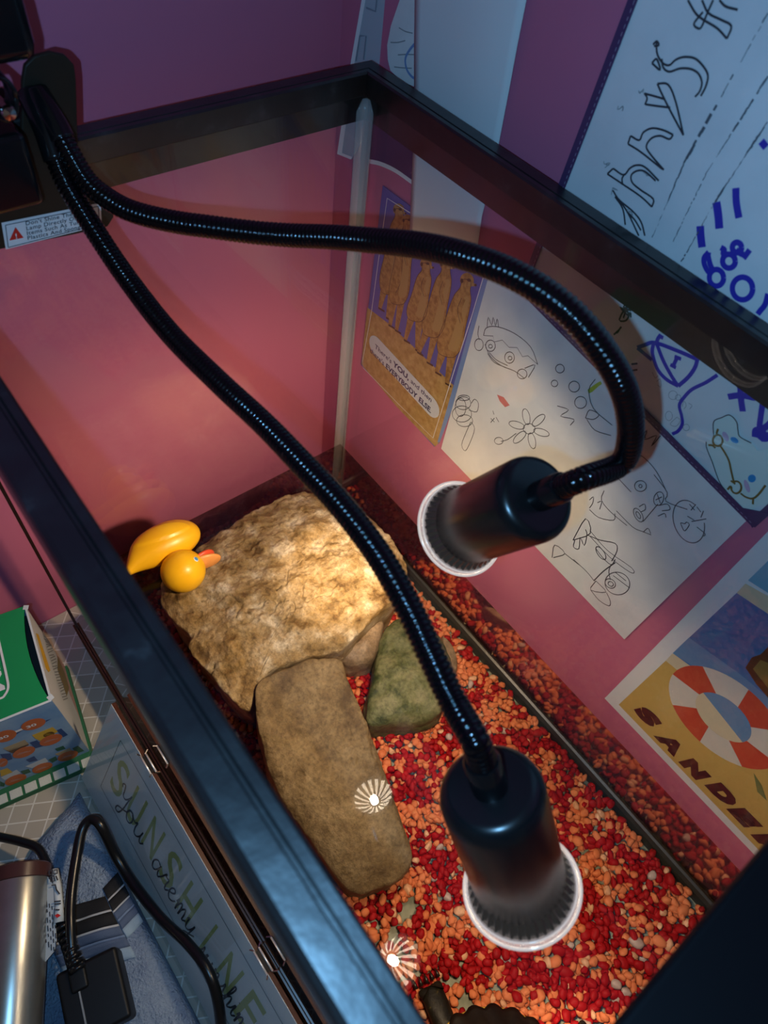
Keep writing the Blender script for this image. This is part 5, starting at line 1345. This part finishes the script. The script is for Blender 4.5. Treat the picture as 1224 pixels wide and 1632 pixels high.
def band(seq, x0, x1, ystart, slope, lift):
    y = ystart
    for c, w_ in seq:
        nx = 16; verts, faces = [], []; ny = 3
        for j in range(ny + 1):
            for i in range(nx + 1):
                x = x0 + (x1 - x0) * i / nx; yy = y - w_ * j / ny - slope * (x - x0)
                verts.append((x, yy, towel_z(x, yy) + lift))
        for j in range(ny):
            for i in range(nx):
                q = j * (nx + 1) + i; faces.append((q, q + nx + 1, q + nx + 2, q + 1))
        o = mesh('band_stripe', verts, faces, TWC[c], towel, smooth=True)
        sd = o.modifiers.new('thick', 'SOLIDIFY'); sd.thickness = .0012; sd.offset = -1
        y -= w_
SEQ = [('k', .0125), ('w', .0018), ('k', .0110), ('w', .0016), ('g', .0075), ('m', .0018), ('g', .0075), ('p', .0090)]
band(SEQ, -0.128, -0.0795, 0.5615, .42, .0018)
band([(c, w_ * .85) for c, w_ in SEQ], -0.0790, -0.0640, 0.5480, -.25, .0012)

# ------------------------------------------------------------------ silver hair styling barrel
M['silver'] = mat('brushed_silver', (0.50, 0.49, 0.44), 0.30, metal=0.85, vary=(30, [(0.35, (0.44, 0.43, 0.38)), (0.65, (0.55, 0.54, 0.49))])); M['browncap'] = mat('brown_plastic', (0.075, 0.028, 0.024), 0.3)
ir = 0.0215
zt0 = 0.020 + ir
i0, i1 = at_z(26, 1379, zt0 + .012), at_z(12, 1660, zt0)
i0.z = zt0; i1.z = zt0
ia = (i1 - i0).normalized()
iron = thing('styling_barrel', 'silver cylindrical hair styling tool with a brown end ring, lying on the towel', 'hair tool', (i0.x, i0.y, zt0 - ir))
v, f = lathe(i0, ia, [(0.0105, 0.017), (0.0105, ir), (0.012, ir + .0003), (0.20, ir + .0012), (0.202, ir), (0.202, 0.001)], 64); mesh('barrel', v, f, M['silver'], iron, smooth=True).modifiers.new('es', 'EDGE_SPLIT').split_angle = .8
v, f = lathe(i0, ia, [(0.004, 0.0001), (0.004, ir * .80), (0.0, ir * .84), (-0.0006, ir * .95), (0.0006, ir + .0004), (0.0102, ir + .0008), (0.0108, ir + .0001), (0.0108, 0.016)], 64); mesh('end_ring', v, f, M['browncap'], iron, smooth=True).modifiers.new('es', 'EDGE_SPLIT').split_angle = .8

# ------------------------------------------------------------------ cords, tag and plug block
M['cord'] = mat('black_rubber_cord', (0.006, 0.006, 0.007), 0.28)
def cord(pts, r, name, label, flat=1.0, parent=None):
    P = resample(catmull(pts, 8), .002)
    v, f = sweep(P, r, 12, flat=flat)
    o = mesh(name, v, f, M['cord'], parent, origin=None if parent else tuple(pts[0]), smooth=True)
    return tag(o, label, 'cord') if label else o
def onsign(x, y, n): return at_plane(x, y, sp_(0, 0, n), sN)
c1 = [at_z(-40, 1325, .018), at_z(0, 1334, .020), at_z(35, 1342, .026), at_z(62, 1354, .030), at_z(80, 1392, .036), at_z(88, 1420, .038), at_z(96, 1470, .038), at_z(110, 1525, .040), at_z(118, 1550, .040)]
cordA = thing('tool_cord', 'black cord curving over the silver tool, carrying the white warning tag', 'cord', tuple(c1[0]))
cord(c1, .0035, 'cable', None, parent=cordA)
c2 = [at_z(124, 1552, .036), at_z(116, 1530, .041), at_z(112, 1480, .044), at_z(113, 1430, .043), at_z(121, 1370, .042), at_z(131, 1322, .044), at_z(146, 1306, .046), at_z(162, 1318, .047), onsign(185, 1365, .013), onsign(215, 1412, .010), onsign(255, 1462, .008), onsign(300, 1505, .0075), onsign(330, 1545, .0075), onsign(346, 1590, .0075), onsign(353, 1650, .0078), at_z(350, 1705, .014)]
cordB = cord(c2, .0040, 'power_cord', 'thick black cord looping up from the plug and down across the sunshine sign', 1.0)
rl = [at_z(100 + k * 3.4, 1478 + k * 9.5, .041) for k in range(8)]
for k, p in enumerate(rl):
    d_ = (rl[min(k + 1, 7)] - rl[max(0, k - 1)]).normalized()
    v, f = lathe(p, d_, [(-.0016, .0038), (-.0012, .0058), (.0012, .0058), (.0016, .0038)], 20); mesh('strain_relief_rib', v, f, M['cord'], cordA, smooth=True)
M['tagpaper'] = mat('white_tag', (0.66, 0.72, 0.74), 0.45)
tg = [(at_z(84, 1386, .044), at_z(93, 1384, .044)), (at_z(87, 1415, .046), at_z(98, 1413, .045)), (at_z(90, 1445, .046), at_z(101, 1443, .045)), (at_z(88, 1472, .046), at_z(102, 1468, .045))]
def tagstrip():
    verts, faces = [], []; n = 6
    for a, b in tg:
        for k in range(n + 1):
            t = k / n; p = a.lerp(b, t) + (a - b) * .25 * (1 - t); p.z += .0022 * math.sin(math.pi * t); verts.append(p)
    for i in range(len(tg) - 1):
        for k in range(n):
            q = i * (n + 1) + k; faces.append((q, q + 1, q + n + 2, q + n + 1))
    o = mesh('warning_tag', verts, faces, M['tagpaper'], cordA, smooth=True)
    sd = o.modifiers.new('thick', 'SOLIDIFY'); sd.thickness = .0004; sd.offset = 0
    return o
tgo = tagstrip()
leaf = [at_z(x, y, z) for x, y, z in ((74, 1395, .046), (86, 1412, .047), (88, 1470, .046), (92, 1500, .044), (88, 1516, .043), (66, 1540, .041), (62, 1500, .043), (70, 1450, .045))]
ln_ = (leaf[2] - leaf[0]).cross(leaf[5] - leaf[0]).normalized(); ln_ = ln_ if ln_.z > 0 else -ln_
c0 = sum(leaf, Vector()) / 8
leaf = [p - ln_ * (p - c0).dot(ln_) for p in leaf]
lf = quad('warning_tag_flap', leaf, ln_, 0, .0004, M['tagpaper'], cordA)
def onleaf(x, y): return at_plane(x, y, c0 + ln_ * .0003, ln_)
ls = []
for k in range(5):
    for j in range(7):
        x0 = 70 + k * 4.2 + j * .6; y0 = 1432 + j * 13 + k * 4
        if y0 < 1515 - (4 - k) * 2: ls.append([onleaf(x0, y0), onleaf(x0 + .8, y0 + random.uniform(5, 10))])
v, f = ribbons(ls, .0008, ln_); mesh('tag_print', v, f, M['ink'], lf)
def ontag(x, y): return at_z(x, y, .0492)
v, f = ribbons([[ontag(*q) for q in s_] for s_ in ([(78, 1388), (84, 1387), (85, 1393), (79, 1394), (78, 1388)], [(86, 1387), (91, 1386), (91, 1392), (86, 1393)], [(80, 1397), (86, 1396), (87, 1404), (81, 1405), (80, 1397)], [(89, 1396), (92, 1403)], [(82, 1411), (88, 1410), (90, 1418), (95, 1425)], [(86, 1437), (97, 1436)], [(87, 1441), (97, 1440)], [(88, 1450), (95, 1450)])], .0010, (0, 0, 1)); mesh('tag_print', v, f, M['ink'], tgo)
mesh('tag_mark', [ontag(87, 1459), ontag(92, 1456), ontag(97, 1459), ontag(91, 1463)], [(0, 1, 2, 3)], M['red'], tgo)
# plug block
g0 = at_z(158, 1582, .036)
gx = (at_z(172, 1534, .04) - at_z(120, 1560, .04)); gx.z = 0; gx.normalize(); gy = Vector((-gx.y, gx.x, 0))
plug = thing('plug_block', 'square black power plug block lying on the towel', 'plug', (g0.x, g0.y, .012))
obox('body', g0 + Vector((0, 0, -.010)) - gx * .004, gx * .022, gy * .0245, Vector((0, 0, .0125)), M['blackdull'], plug, .003)
obox('seam', g0 + Vector((0, 0, .0027)) - gx * .012, gx * .0006, gy * .0235, Vector((0, 0, .0004)), M['smudge'], plug)
obox('cord_boot', at_z(126, 1556, .035), gx * .0062, gy * .010, Vector((0, 0, .006)), M['blackdull'], plug, .002)
